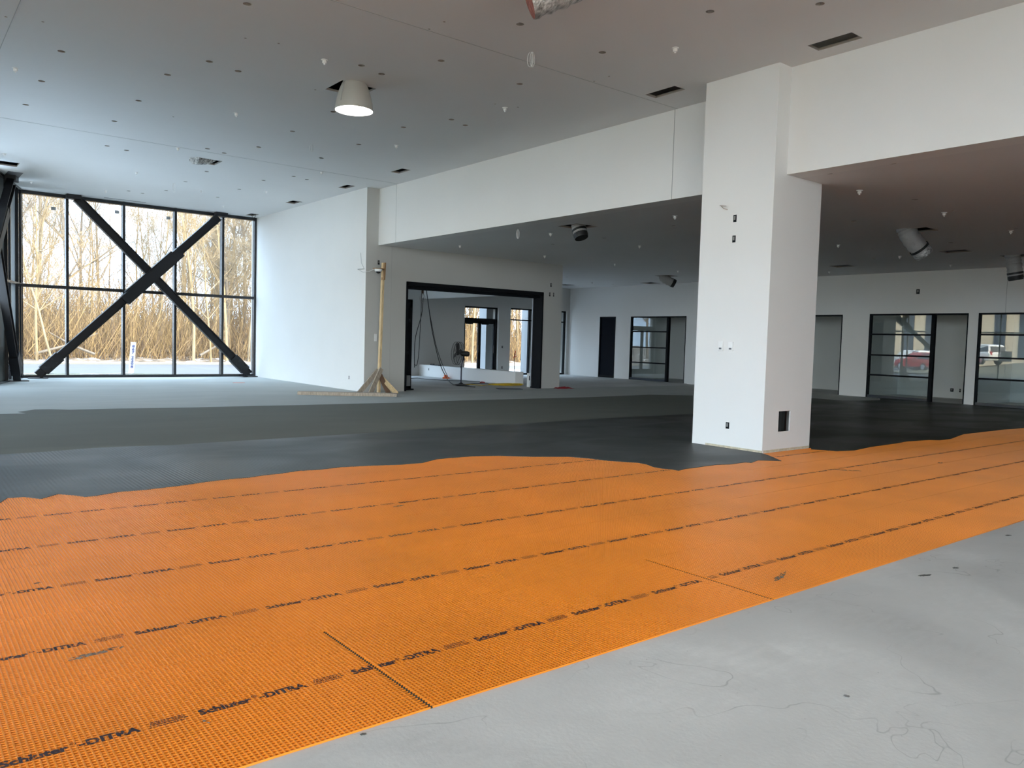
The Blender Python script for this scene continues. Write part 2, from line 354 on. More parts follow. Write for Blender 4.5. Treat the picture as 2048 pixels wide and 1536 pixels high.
def sheet(name, x0, x1, y0, y1, label, phase, first=True):
    root = empty(name, ((x0+x1)/2, y0, 0), label=label, cat='floor membrane', group='strips of orange uncoupling membrane')
    MB().box(x0, x1, y0, y1, 0, .0010).build('membrane_base', MEM, root)
    mb = MB(); n = int((x1-x0)/PITCH_R); zt = .0085
    def rib(a0, a1, b0, b1, z=zt): # tapered box without bottom
        t = .0010
        if a1-a0 < b1-b0: A = (a0-t, a1+t, b0, b1)
        else: A = (a0, a1, b0-t, b1+t)
        mb.add([(A[0],A[2],.001),(A[1],A[2],.001),(A[1],A[3],.001),(A[0],A[3],.001),(a0,b0,z),(a1,b0,z),(a1,b1,z),(a0,b1,z)], [(4,5,6,7),(0,1,5,4),(1,2,6,5),(2,3,7,6),(3,0,4,7)])
    for i in range(n):
        x = x0+phase+i*PITCH_R
        rib(x, x+.0048, y0, y1)
    for j in range(int((y1-y0)/PITCH_R)+1):
        y = y0+j*PITCH_R
        if y+.005 < y1: rib(x0, x1, y, y+.0038, zt-.0006)
    mb.build('membrane_grid', MEMR, root, recalc=False)
    if 1 < x0 < 5: MB().box(x0-.016, x0+.012, y0, y1, .0001, .0018).build('seam_strip', mat('dark_seam', (.05, .045, .035), .8), root)
    t = MB(); yt = y0+.455
    k0 = math.ceil((x0+.05-.936)/.6595-1); 
    for k in range(k0, int((x1-.936)/.6595)+1):
        xs = .936+k*.6595+phase*3
        def put(V, F, dx, dy, sc):
            vs = [(xs+dx+v[0]*sc, yt+dy+v[1]*sc, zt+.0004) for v in V]
            if min(v[0] for v in vs) < x1 and max(v[0] for v in vs) > x0: t.add(vs, [f for f in F if all(x0 < vs[i][0] < x1 for i in f)])
        put(TV, TF, 0, 0, tscale); put(bv, bf, -.185, 0, 1)
    t.build('printed_lettering', INK, root, recalc=False)
    return root
ys = [2.62, 3.633, 4.64, 5.648, 6.655, 7.66, 8.665]
XE = XF-.03
rows = ['along the bare concrete edge', 'second strip from the bare concrete', 'third strip from the bare concrete', 'fourth strip, running just in front of the pillar', 'fifth strip, ending beside the pillar under wet mortar', 'sixth strip, mostly buried in wet mortar']
cuts = [(front_x(2.7)+.15, 1.716, 'left piece of the front strip'), (1.728, 4.122, 'front strip piece between the two cross joints'), (4.134, XE, 'right piece of the front strip')]
for a, b, l in cuts:
    sheet('membrane_sheet', a, b, ys[0], ys[1]-.003, 'orange dimpled membrane, '+l, .004 if a < 0 else .009)
for i in range(1, 6):
    x0 = front_x(ys[i]) + .45
    if i in (4,):
        sheet('membrane_sheet', x0, XP-.02, ys[i], ys[i+1]-.003, 'orange dimpled membrane, fifth strip, left of the pillar under wet mortar', .013)
        sheet('membrane_sheet', XPR+.02, XE, ys[i], ys[i+1]-.003, 'orange dimpled membrane, fifth strip, right of the pillar under wet mortar', .003)
    elif i == 5: sheet('membrane_sheet', x0, XP-.02, ys[i], ys[i+1]-.003, 'orange dimpled membrane, '+rows[i], .0)
    elif i == 3:
        sheet('membrane_sheet', x0, XP-.02, ys[i], ys[i+1]-.003, 'orange dimpled membrane, fourth strip, left of the pillar', .014)
        sheet('membrane_sheet', XP-.017, XE, ys[i], YP-.012, 'orange dimpled membrane, fourth strip, right of the pillar', .008)
        sheet('membrane_sheet', XPR+.02, XE, YP-.009, ys[i+1]-.003, 'narrow orange membrane filler beside the right face of the pillar', .002)
    else:
        y1 = ys[i+1]-.003
        sheet('membrane_sheet', x0, XE, ys[i], y1, 'orange dimpled membrane, '+rows[i], (i*.0047) % .0195)
# mortar smears and spots on membrane and slab
SMEAR = mat('dried_mortar_smear', (.20, .17, .14), .7, var=.5, vscale=20)
fade_alpha(SMEAR, 45, .42, .62)
def blob(px, py, lx, ly, ang, name, label, cat, m, seed, z=.0092, th=.0012, group=None):
    c = at(px, py, z=0); r = random.Random(seed); P = []
    for k in range(18):
        a = 2*PI*k/18; q = 1+r.uniform(-.35, .35); x, y = lx*math.cos(a)*q, ly*math.sin(a)*q
        P.append((c.x+x*math.cos(ang)-y*math.sin(ang), c.y+x*math.sin(ang)+y*math.cos(ang)))
    return tag(MB().prism(P, z, z+th).build(name, m), label, cat, group)
blob(185, 1312, .10, .022, .15, 'mortar_smear', 'dried grey mortar smear in the lower left of the orange membrane', 'smear', SMEAR, 1)
blob(228, 1302, .035, .012, .2, 'mortar_smear', 'small dark mortar dab at the right end of the long smear', 'smear', SMEAR, 2)
blob(75, 1169, .018, .012, .2, 'mortar_smear', 'small mortar dab near the left edge above the fine print', 'smear', SMEAR, 3)
blob(412, 1448, .006, .02, .2, 'mortar_smear', 'tiny mortar drip under the nearest lettering', 'smear', SMEAR, 4)
blob(798, 1014, .05, .014, .1, 'mortar_smear', 'dark mortar spot in the middle of the orange membrane', 'smear', SMEAR, 5)
blob(1694, 942, .14, .03, -.9, 'mortar_smear', 'dark streak of mortar on membrane right of the pillar', 'smear', SMEAR, 6)
blob(1880, 927, .05, .03, .1, 'mortar_smear', 'dark mortar spot near the right end of the membrane', 'smear', SMEAR, 7)
blob(1562, 1155, .13, .02, .3, 'mortar_smear', 'brownish mortar stain beside the right cross joint', 'smear', SMEAR, 8)
DROP = mat('dark_mortar_drop', (.07, .07, .065), .6)
for px, py, lx, ly, l in [(1452, 1224, .022, .009, 'dark mortar drop touching the membrane edge'), (1912, 1136, .022, .014, 'round dark mortar drop on the concrete, middle right'), (2017, 1071, .026, .012, 'dark mortar drop on the concrete, near the right edge'),
                          (1850, 1151, .05, .012, 'long pointed mortar splash on the concrete'), (1693, 1393, .013, .011, 'grey round plug in the concrete foreground'), (726, 1469, .012, .006, 'black mark on the concrete beside the membrane edge'), (1377, 1252, .006, .005, 'tiny dark speck on the concrete near the membrane')]:
    blob(px, py, lx, ly, -.3, 'mortar_drop', l, 'mortar drop', DROP if '1693' not in str(px) else mat('grey_plug', (.2, .2, .2), .6), px, z=0, th=.003, group='mortar drops on the bare concrete')
blob(477, 766, .16, .05, 0, 'scrap', 'small orange scrap on the pale floor near the tall window', 'scrap', ORNG, 12, z=.009, th=.006)
# ================================================================== CEILINGS with real cut-outs
def ceiling(name, outline, z, rects, rounds, th, label):
    pts = [Vector(p) for p in outline]; loops = [list(range(len(pts)))]; rims = []
    for r in rects:
        a = len(pts); x0, x1, y0, y1 = r; pts += [Vector(p) for p in ((x0, y0), (x1, y0), (x1, y1), (x0, y1))]; rims.append((list(range(a, a+4)), 0))
    for x, y, r in rounds:
        a = len(pts); n = 16; pts += [Vector((x+r*math.cos(2*PI*k/n), y+r*math.sin(2*PI*k/n))) for k in range(n)]; rims.append((list(range(a, a+n)), 1))
    edges = []
    for lp in loops+[r[0] for r in rims]: edges += [(lp[i], lp[(i+1) % len(lp)]) for i in range(len(lp))]
    V, E, F, _, _, _ = geometry.delaunay_2d_cdt(pts, edges, [], 0, 1e-5)
    polyin = lambda p, poly: sum(1 for i in range(len(poly)) if ((poly[i][1] > p[1]) != (poly[(i+1) % len(poly)][1] > p[1])) and p[0] < (poly[(i+1) % len(poly)][0]-poly[i][0])*(p[1]-poly[i][1])/(poly[(i+1) % len(poly)][1]-poly[i][1])+poly[i][0]) % 2
    mb = MB(); keep = []
    for f in F:
        c = sum((V[i] for i in f), Vector((0, 0)))/len(f)
        if not polyin(c, outline): continue
        if any(r[0] < c.x < r[1] and r[2] < c.y < r[3] for r in rects): continue
        if any((c.x-x)**2+(c.y-y)**2 < r*r*.98 for x, y, r in rounds): continue
        keep.append(tuple(f))
    n = len(V)
    mb.add([(v.x, v.y, z) for v in V], [tuple(reversed(f)) for f in keep])
    mb.add([(v.x, v.y, z+th) for v in V], keep)
    mb.m = 1
    for lp, _k in rims:
        P = [pts[i] for i in lp]; mb.add([(p.x, p.y, z) for p in P]+[(p.x, p.y, z+th) for p in P], [(i, (i+1) % len(P), len(P)+(i+1) % len(P), len(P)+i) for i in range(len(P))])
    return struct(mb.build(name, [CEILP, RAWB], recalc=False), label)
c1 = [(1650,27),(410,343),(1397,411),(1118,499),(1589,475),(278,542),(171,699),(925,672),(764,809),(715,974),(845,1004),(1953,877),(1728,982),(1385,993),(1497,1022),(1380,1145),(1238,1213),(1109,1271),(858,1275),(951,1291),(1453,1317),(1598,1264),(1759,1205),(1960,1178)]
c2 = [(1470,162),(411,438),(545,495),(943,406),(1467,561),(223,747),(691,850),(1012,799),(1104,837),(393,965),(143,1056),(46,1199),(5,1350)]
c6 = [(1720,95),(838,430)]
RND = [(x/3.338, y/3.338) for x, y in c1]+[(600+x/3.34, y/3.34) for x, y in c2]+[(1000+x/4.096, y/4.096) for x, y in c6]+[(1640, 8)]
SML = [(x/3.338, y/3.338) for x, y in [(40,113),(286,146),(1638,255),(1860,290),(1157,780)]]+[(600+x/3.34, y/3.34) for x, y in [(963,146),(862,195),(1303,695),(1455,716),(102,600)]]+[(1218, 152.6), (1188, 162.4), (1036, 214.6)]
rounds = []
for px, py in RND:
    p = at(px, py, z=H); rounds.append((p.x, p.y, .050))
for px, py in SML:
    p = at(px, py, z=H); rounds.append((p.x, p.y, .017))
rects = [(5.57,6.16,11.38,11.98),(9.49,9.73,16.22,16.76),(9.49,9.72,19.0,19.53),(9.46,9.74,22.42,22.97),(9.50,9.77,25.9,26.42),(5.57,6.15,18.6,19.17),(2.0,2.62,22.52,23.1),(9.43,9.68,8.07,8.67),(9.41,9.68,5.26,5.86),(5.35,6.05,6.55,7.25)]
outl = [(fs.x, YW+.2), (pb.x-.2, YB), (10.3, YB), (10.3, YW+.2)]
ceiling('ceiling', [(fs.x, YW+.2), (pb.x-.2, YB), (XB+.1, YB), (XB+.1, YW+.2)], H, rects, rounds, .035, 'high white plasterboard ceiling')
soff = [(x/6.024+1080, y/6.024+400) for x, y in [(775,460),(1610,312),(155,535),(320,928),(878,1018)]]+[(1620+x/4.785, 360+y/4.785) for x, y in [(1005,188),(420,393),(1368,292),(590,660),(1348,600),(1965,462),(610,755)]]+[(1657.3, 347), (1784.7, 327)]
rs2 = []
for px, py in soff:
    p = at(px, py, z=S); rs2.append((p.x, p.y, .050))
rects2 = [(11.2,11.8,12.04,12.64),(16.0,16.59,7.19,7.80),(20.0,20.47,8.07,8.68),(21.72,22.25,11.9,12.5),(21.7,22.3,7.35,7.95),(21.5,22.1,18.4,19.0),(22.6,23.2,24.9,25.5),(23.7,24.3,21.1,21.7),(18.6,19.2,22.6,23.2)]
ceiling('ceiling', [(XB2+.35, YB), (28.1, YB), (28.1, YW+.2), (XL+.28, YW+.2), (XL+.28, YO+.28), (XB+.35, YO+.28), (XB+.35, YP2-.3), (XB2+.35, YP2-.3)], S, rects2, rs2, .035, 'lower white ceiling over the side bays')
# roof deck above
mb = MB(); mb.box(-12, 28.4, YB-.2, YW+.5, 6.55, 6.8); struct(mb.build('ceiling', DECK), 'dark roof deck above the ceilings')
# ================================================================== WALLS
wall('wall_left', 'x', XL, XL+.28, YO+.003, YW+.05, 0, 6.55, label='tall white wall beside the braced window')
# wall with big opening; part under the high ceiling too
PAINT_SHADE = mat('shaded_wall_paint', (.50, .495, .475), .7, var=.015, vscale=.8)  # white wall paint darkened to stand in for shade on these walls
OP = (11.27, 16.24, -1, 3.017)
wall('wall_return', 'y', YO, YO+.28, XL+.003, XB, S, 6.55, m=PAINT_SHADE, label='upper part of the wall return')
wall('wall_opening', 'y', YO, YO+.28, XL+.003, 17.03, 0, S, [OP], m=PAINT_SHADE, label='white wall with the wide black-framed opening')
wall('wall_back', 'y', YW, YW+.42, XL, 28.1, 0, 6.55, [(18.79, 20.56, -1, 2.87), (21.21, 22.95, -1, 2.9), (23.3, 24.5, -1, 2.9), (10.9, 15.9, .1, 2.95)], m=PAINT_SHADE, label='rear outside wall with glazed doors')
# beams (bulkheads)
wall('wall_bulkhead', 'x', XB, XB+.35, YP2-.3, YO+.28, S, 6.55, label='white bulkhead left of the pillar')
wall('wall_bulkhead', 'x', XB2, XB2+.35, YB, YP+.3, S, 6.55, label='white bulkhead right of the pillar')
wall('wall_bulkhead', 'x', 16.65, 17.0, YO+.3, YW, 3.055, S, label='white dropped bulkhead inside the opening')
# office front wall
offh = [(23.87, 24.83, -1, 2.645), (20.05, 22.99, -1, 2.645), (13.59, 16.5, -1, 2.65), (9.74, 12.68, -1, 2.665), (6.5, 9.47, -1, 2.67)]
wall('wall_right', 'x', XF, XF+.15, YB, YW, 0, S, offh, label='white office front wall with black glazed openings')
wall('wall_office', 'x', 27.65, 27.8, YB, YW, 0, 3.1, label='back wall of the offices')
for k, y in enumerate([23.40, 17.0, 13.10, 9.58, 6.2]):
    wall('wall_partition', 'y', y, y+.1, XF+.15, 27.65, 0, 3.1, label='partition wall between offices')
mb = MB().box(XF+.15, 27.8, YB, YW, 3.1, 3.2); struct(mb.build('ceiling', CEILP), 'ceiling of the offices')
wall('wall_pilaster', 'x', XF-.22, XF-.001, 18.6, 19.72, 0, S-.001, label='shallow white pilaster on the office wall')
wall('wall_near', 'y', YB-.2, YB, 2.1, 28.3, -.2, 6.55, label='solid part of the wall behind the viewer')
struct(MB().box(-9.2, 9.9, YB-3.2, YB, 5.45, 5.75).build('added_sunshade', EXTG), 'added overhang blocking the sun behind the viewer')  # unseen overhang added to keep sunlight off the visible floor
struct(MB().box(-9.2, 9.9, YB-.2, YB-.0, H, 6.9).build('wall_parapet', EXTG), 'panel above the glass behind the viewer')
wall('wall_outer', 'x', 28.1, 28.3, YB, YW+.4, -.2, 6.55, m=EXTG, label='outer side wall')
wall('wall_parapet', 'y', YW-.1, YW+.42, 2.6, XL, H+.036, 6.9, m=EXTG, label='grey outside panel above the tall window')
# ---- pillar with a real recess
def pillar():
    root = empty('pillar', ((XP+XPR)/2, (YP+YP2)/2, 0)); struct(root, 'tall white square pillar with recessed openings', 'pillar')
    wall_o = wall('pillar_face', 'y', YP, YP+.02, XP, XPR, .002, H-.001, [(10.055, 10.352, .295, .59)])
    wall_l = wall('pillar_face', 'x', XP, XP+.09, YP+.02, YP2, .002, H-.001, [(7.02, 7.055, .31, .365)])
    o3 = wall('pillar_face', 'y', YP2-.09, YP2, XP+.09, XPR, .002, H-.001); o4 = wall('pillar_face', 'x', XPR-.09, XPR, YP+.02, YP2-.09, .002, H-.001)
    for o in (wall_o, wall_l, o3, o4):
        o.parent = root; o.matrix_parent_inverse = Matrix.Translation(-root.location); del o['kind']
    return root
pillar()
struct(MB().box(XP+.1, XPR-.1, YP+.34, YP+.38, .2, .7).build('trim_1', mat('rust_brown_steel', (.09, .03, .02), .7)), 'brown steel seen inside the pillar recess')
struct(MB().box(10.205, 10.215, YP+.05, YP+.12, .2, .7).box(10.23, 10.42, YP+.13, YP+.15, .2, .7).build('trim_2', mat('dark_stud', (.03, .032, .032), .6)), 'metal stud inside the pillar recess')
# unpainted strip along the foot of the pillar and walls
BARE = mat('bare_board_strip', (.55, .49, .36), .9, var=.25, vscale=14)
def footstrip(n, x0, x1, y0, y1, h, lab): struct(MB().box(x0, x1, y0, y1, .011, h).build('baseboard_%s' % n, BARE), lab)
footstrip('pillar_left', XP-.003, XP+.001, YP, YP2-.25, .042, 'bare board strip at the foot of the pillar, left face')
footstrip('pillar_right', XP+.03, XPR, YP-.003, YP+.001, .045, 'bare board strip at the foot of the pillar, right face')
# control joints
k = 3
def joint(lab, *b):
    global k
    struct(MB().box(*b).build('trim_%d' % k, TRACK), lab); k += 1
joint('thin joint line across the high ceiling, far', front_x(17.9)+.1, XB, 17.895, 17.905, H-.003, H+.001)
joint('thin joint line across the high ceiling, near', front_x(8.8)+.1, XB, 8.795, 8.805, H-.003, H+.001)
joint('thin joint line along the high ceiling', 1.336, 1.345, -8, 17.9, H-.003, H+.001)
joint('thin joint line in the bulkhead, far', XB-.003, XB+.001, 17.99, 18.0, S, H)
joint('thin joint line in the bulkhead, near', XB-.003, XB+.001, 8.85, 8.862, S, H)
joint('thin joint line in the wall beside the opening', 10.79, 10.80, YO-.003, YO+.001, 0, S)
joint('thin joint line above the offices', XF-.003, XF+.001, 8.78, 8.79, 2.67, S)
# linear slot grilles in the high ceiling
struct(MB().box(5.21, 6.38, 26.30, 26.345, H-.004, H+.001).build('trim_20', BLACK), 'black slot diffuser close to the tall window')
struct(MB().box(2.52, 2.85, 23.85, 24.9, H-.004, H+.001).build('trim_21', mat('grey_slot', (.12, .12, .13), .5)), 'grey slot diffuser near the left glass front')
# ================================================================== WINDOWS
def frame_box(mb, axis, a0, a1, u0, u1, z0, z1):
    if axis == 'y': mb.box(u0, u1, a0, a1, z0, z1)
    else: mb.box(a0, a1, u0, u1, z0, z1)
mx = [3.13, 4.30, 5.845, 7.363, 8.869, XL-.02]; ZT = 2.70
for i in range(5):
    a, b = mx[i], mx[i+1]
    root = empty('window_%d' % (i+1), ((a+b)/2, YW, 0)); struct(root, ['first', 'second', 'third', 'fourth', 'fifth'][i]+' bay of the tall braced window from the left', 'window')
    f = MB(); w = .036
    f.box(a-w, a+w, YW-.10, YW+.12, 0, H)
    if i == 4: f.box(b-.05, b+.02, YW-.03, YW+.16, 0, H)
    f.box(a+w, b-w, YW-.06, YW+.12, 0, .09); f.box(a+w, b-w, YW-.06, YW+.12, H-.10, H); f.box(a+w, b-w, YW-.06, YW+.12, ZT-.05, ZT+.04)
    f.build('window_frame', GREYM, root)
    MB().box(a+w, b-w, YW+.04, YW+.06, .07, ZT-.035).build('window_pane', GLASS, root)
    MB().box(a+w, b-w, YW+.04, YW+.06, ZT+.035, H-.07).build('window_pane', GLASS, root)
# small clips/stickers near the top of the panes
for px, py in [(107, 417), (234, 424), (337, 436), (433, 446)]:
    p = at(px, py, y=YW+.02); struct(MB().box(p.x-.06, p.x+.06, YW+.02, YW+.038, p.z-.045, p.z+.045).build('trim_%d' % (22+px), mat('grey_sticker', (.35, .38, .42), .6)), 'small grey sticker high on the glass')
# corner post
tag(MB().lathe([(0, 0), (.11, 0), (.11, H), (0, H)], (2.98, YW-.22, 0), 20).build('corner_post', STEEL, smooth=True), 'round charcoal steel post in the corner of the two glass walls', 'post')
# skewed glazed front
n_b = 22; ws = FLEN/n_b
fu = FD.to_3d(); fn = FN.to_3d()
if fn.dot(Vector((-1, 0, 0))) < 0: fn = -fn; FN = -FN
BAYS = [(.25, .62, 'g'), (.62, 1.66, 'p'), (1.66, 2.02, 'g'), (2.02, 3.3, 'd')]+[(3.3+k_*1.56, 3.3+(k_+1)*1.56, 'g') for k_ in range(20)]
for i, (s0, s1, bk) in enumerate(BAYS):
    root = empty('window_%d' % (i+6), fp((s0+s1)/2)); struct(root, 'bay of the slanted glass front', 'window')
    f = MB(); D = .09
    def fb(sa, sb, z0, z1, d=D): f.obox(fp((sa+sb)/2, 0, (z0+z1)/2), fu*(sb-sa)/2, fn*d, (0, 0, (z1-z0)/2))
    fb(s0-.03, s0+.03, 0, H, .09); fb(s0+.03, s1-.03, 0, .07); fb(s0+.03, s1-.03, H-.07, H); fb(s0+.03, s1-.03, ZT-.035, ZT+.035)
    f.build('window_frame', GREYM, root)
    for z0, z1 in ((.07, ZT-.035), (ZT+.035, H-.07)):
        g = MB(); g.obox(fp((s0+s1)/2, 0, (z0+z1)/2), fu*(s1-s0-.06)/2, fn*.01, (0, 0, (z1-z0)/2)); g.build('window_pane' if bk == 'g' else 'infill_panel', {'g': GLASS, 'p': mat('grey_infill_panel', (.30, .33, .35), .6), 'd': mat('dark_infill_panel', (.05, .06, .06), .5)}[bk], root)
m_ = MB(); m_.obox(fp(FLEN/2, 0, (H+6.9)/2), fu*FLEN/2, fn*.24, (0, 0, (6.9-H-.07)/2)); struct(m_.build('wall_parapet', EXTG), 'grey outside panel above the slanted glass front')
for i in range(5):
    xa = front_x(YB)+.1+i*1.68; xb_ = xa+1.68
    root = empty('window_%d' % (50+i), ((xa+xb_)/2, YB, 0)); struct(root, 'bay of the glass wall behind the viewer', 'window')
    f = MB(); f.box(xa-.03, xa+.03, YB-.14, YB, 0, H)
    for z0, z1 in ((0, .07), (ZT-.035, ZT+.035), (H-.07, H)): f.box(xa+.03, xb_-.03, YB-.12, YB, z0, z1)
    f.build('window_frame', GREYM, root)
    MB().box(xa+.03, xb_-.03, YB-.07, YB-.05, .07, H-.07).build('window_pane', GLASS, root)
# cross braces
def brace(name, P1, P2, P3, P4, ref, off, label):
    """two diagonals P1-P2 and P3-P4 (P2, P4 at floor)"""
    root = empty(name, (P2[0], P2[1], 0), label=label, cat='brace')
    P1, P2, P3, P4 = map(Vector, (P1, P2, P3, P4))
    def ibeam(p, q, nm='diagonal'):
        a = (q-p).normalized(); r = Vector(ref).normalized(); u = a.cross(r).normalized(); mb = MB(); c = (p+q)/2; l = (q-p).length/2
        mb.obox(c, u*.115, r*.012, a*l); mb.obox(c+u*.11, u*.012, r*.09, a*l); mb.obox(c-u*.11, u*.012, r*.09, a*l); return mb.build(nm, STEEL, root)
    ibeam(P1, P2); ibeam(P3+Vector(ref)*off, P4+Vector(ref)*off)
    # crossing sleeve on the second diagonal
    d1, d2 = P2-P1, P4-P3; w = P3-P1
    den = d1.x*d2.z-d1.z*d2.x if abs(ref[1]) > .5 else 0
    t = (w.x*d2.z-w.z*d2.x)/(d1.x*d2.z-d1.z*d2.x); X = P1+d1*t
    for (p, q, hw) in ((P3, P4, 1.15),):
        a = (q-p).normalized(); r = Vector(ref).normalized(); u = a.cross(r).normalized(); mb = MB()
        mb.obox(X, u*.175, r*.11, a*hw*.82); mb.obox(X, u*.13, r*.135, a*hw*1.02); mb.obox(X+u*.06, u*.13, r*.12, a*hw*1.0); mb.build('crossing_sleeve', STEEL, root)
    for p, q in ((P1, P2), (P3, P4)):
        a = (q-p).normalized(); r = Vector(ref).normalized(); u = a.cross(r).normalized()
        mb = MB(); mb.obox(q-a*.50, u*.155, r*.11, a*.30); mb.obox(q-a*.26, u*.12, r*.02, a*.24)
        for s_ in (-1, 1):
            for t_ in (0, 1): mb.obox(q-a*(.35+.25*t_)+u*.09*s_-r*.12, u*.02, r*.015, a*.02)
        mb.build('foot_gusset', STEEL, root)
        mb = MB(); mb.box(q.x-.25, q.x+.25, q.y-.13, q.y+.13, .009, .035); mb.build('base_plate', STEEL, root)
        mb = MB(); hp = Vector((p.x, p.y, 0)); a_ = (p-q).normalized(); hx = Vector((a_.x, a_.y, 0)).normalized(); mb.obox(hp+hx*.08+Vector((0, 0, H-.07)), hx*.19, Vector(ref)*.12, (0, 0, .065)); mb.build('head_plate', STEEL, root)
    return root
yb = YW-.28
brace('cross_brace', at(153, 396, y=yb), Vector((9.72, yb, .09)), at(437, 434, y=yb), Vector((3.50, yb, .09)), (0, 1, 0), 0, 'crossed charcoal steel beams bracing the tall rear window')
def q3(s, z): return fp(s, -.24, z)
brace('cross_brace', q3(5.4, H-.16), q3(1.68, .09), q3(2.35, H-.16), q3(7.9, .09), tuple(-fn), 0, 'crossed charcoal steel beams along the left glass front')
brace('cross_brace', q3(18.0, H-.2), q3(22.7, .09), q3(22.2, H-.2), q3(17.4, .09), tuple(-fn), 0, 'crossed charcoal steel beams on the glass front beside the viewer')
# ================================================================== BIG OPENING
x0, x1, _, zt = OP
f = empty('opening_frame', (x0, YO, 0)); struct(f, 'black steel frame lining the wide opening', 'door frame'); f.name = 'door_1'
MB().box(x0-.005, x0+.05, YO-.02, YO+.46, 0, zt).build('door_jamb', BLACK, f)
MB().box(x1-.05, x1+.005, YO-.02, YO+.46, 0, zt).build('door_jamb', BLACK, f)
MB().box(x0, x1, YO-.02, YO+.46, zt-.09, zt+.02).box(x0+.05, x1-.05, YO+.1, YO+.14, zt-.17, zt-.09).box(x0+.05, x1-.05, YO+.3, YO+.34, zt-.17, zt-.09).build('door_header', BLACK, f)
MB().box(x1-.075, x1-.05, YO+.40, YO+.45, .05, zt-.1).build('track_rail', mat('bright_rail', (.55, .55, .57), .3, .9), f)
fd = empty('folding_door', (11.5, 19.5, 0), label='black folding door panels stacked in the left of the opening', cat='folding door')
for i, yy in enumerate((19.42, 19.56, 19.70)):
    p = MB(); xa, xb_ = 11.40+.0*i, 11.80
    p.box(xa, xa+.05, yy, yy+.06, .04, 2.58); p.box(xb_-.09, xb_, yy, yy+.06, .04, 2.58); p.box(xa, xb_, yy, yy+.06, .04, .3); p.box(xa, xb_, yy, yy+.06, 2.35, 2.58); p.box(xa+.09, xb_-.03, yy+.01, yy+.05, .3, 2.35)
    q = p.build('door_leaf', BLACK, fd)
for z in (.6, 1.05, 1.5, 1.95, 2.42):
    MB().box(11.38, 11.60, 19.37, 19.42, z-.04, z+.04).lathe([(0, -.02), (.06, -.02), (.06, .02), (0, .02)], (11.66, 19.40, z+.03), 10, 'y').build('hinge', GREYM, fd)
MB().box(11.62, 11.74, 19.36, 19.42, .12, .42).build('floor_bolt', mat('worn_metal', (.3, .32, .35), .4, .5), fd)
MB().box(11.35, 11.85, 19.35, 19.78, .005, .04).build('floor_shoe', BLACK, fd)
# interior of the side room
tagged = struct(MB().box(16.65, 17.0, 20.7, YW, 0, .44).build('wall_low', PAINT), 'low white knee wall inside the side room')
struct(MB().box(16.42, 16.56, 19.5, 19.8, 0, .45).build('wall_stub', PAINT), 'short white wall stub beside the right jamb')
tag(MB().box(16.405, 16.42, 19.6, 19.68, .22, .36).build('outlet_box', BLACK), 'black outlet box on the short white stub', 'outlet box')
# glazed doors and windows of the rear wall
def glazed(name, x0, x1, zt, mull, zb, label, doors=False):
    root = empty(name, ((x0+x1)/2, YW+.1, 0)); struct(root, label, 'door' if doors else 'window')
    y0, y1 = YW+.10, YW+.20; f = MB()
    f.box(x0, x0+.05, y0, y1, 0, zt); f.box(x1-.05, x1, y0, y1, 0, zt); f.box(x0, x1, y0, y1, zt-.06, zt); f.box(x0, x1, y0, y1, zb-.05, zb+(.06 if doors else .0))
    if not doors: f.box(x0, x1, y0, y1, 0, .07)
    for m in mull: f.box(m-.03, m+.03, y0, y1, 0, zt if not doors else zb)
    f.build('door_frame' if doors else 'window_frame', BLACK, root)
    MB().box(x0+.05, x1-.05, y0+.04, y0+.06, zb+.02, zt-.06).build('transom_pane' if doors else 'window_pane', GLASS, root)
    if doors:
        xm = (x0+x1)/2-.02
        for a, b in ((x0+.05, xm), (xm, x1-.10)):
            l = MB(); l.box(a, a+.07, y0+.01, y1-.01, .01, zb-.05); l.box(b-.07, b, y0+.01, y1-.01, .01, zb-.05); l.box(a, b, y0+.01, y1-.01, .01, .25); l.box(a, b, y0+.01, y1-.01, zb-.16, zb-.05)
            lf = l.build('door_leaf', BLACK, root)
            MB().box(a+.07, b-.07, y0+.04, y0+.06, .25, zb-.16).build('door_pane', GLASS, lf)
            MB().box(a+.08, a+.40, y0-.07, y0+.01, zb-.20, zb-.10).build('door_closer', BLACK, lf)
            MB().bar((b-.1, y0-.05, .95), (b-.1, y0-.05, 1.25), .025, .025).build('door_handle', GREYM, lf)
    else: MB().box(x0+.05, x1-.05, y0+.04, y0+.06, .07, zb-.05).build('window_pane', GLASS, root)
    if x0 > 18: struct(MB().box(x1-.34, x1, YW+.42, YW+.95, -.1, zt+.6).build('wall_fin', EXTG), 'grey outside fin right of the opening')
glazed('door_2', 18.79, 20.56, 2.87, [], 2.33, 'black glazed double door with transom in the rear wall', True)
glazed('window_40', 21.21, 22.95, 2.9, [22.37], 2.42, 'black framed rear window right of the double door')
glazed('window_46', 10.9, 15.9, 2.95, [12.5, 14.2], 2.4, 'wide rear window of the side room')
glazed('window_41', 23.3, 24.5, 2.9, [], 2.42, 'narrow rear window next to the office wall')
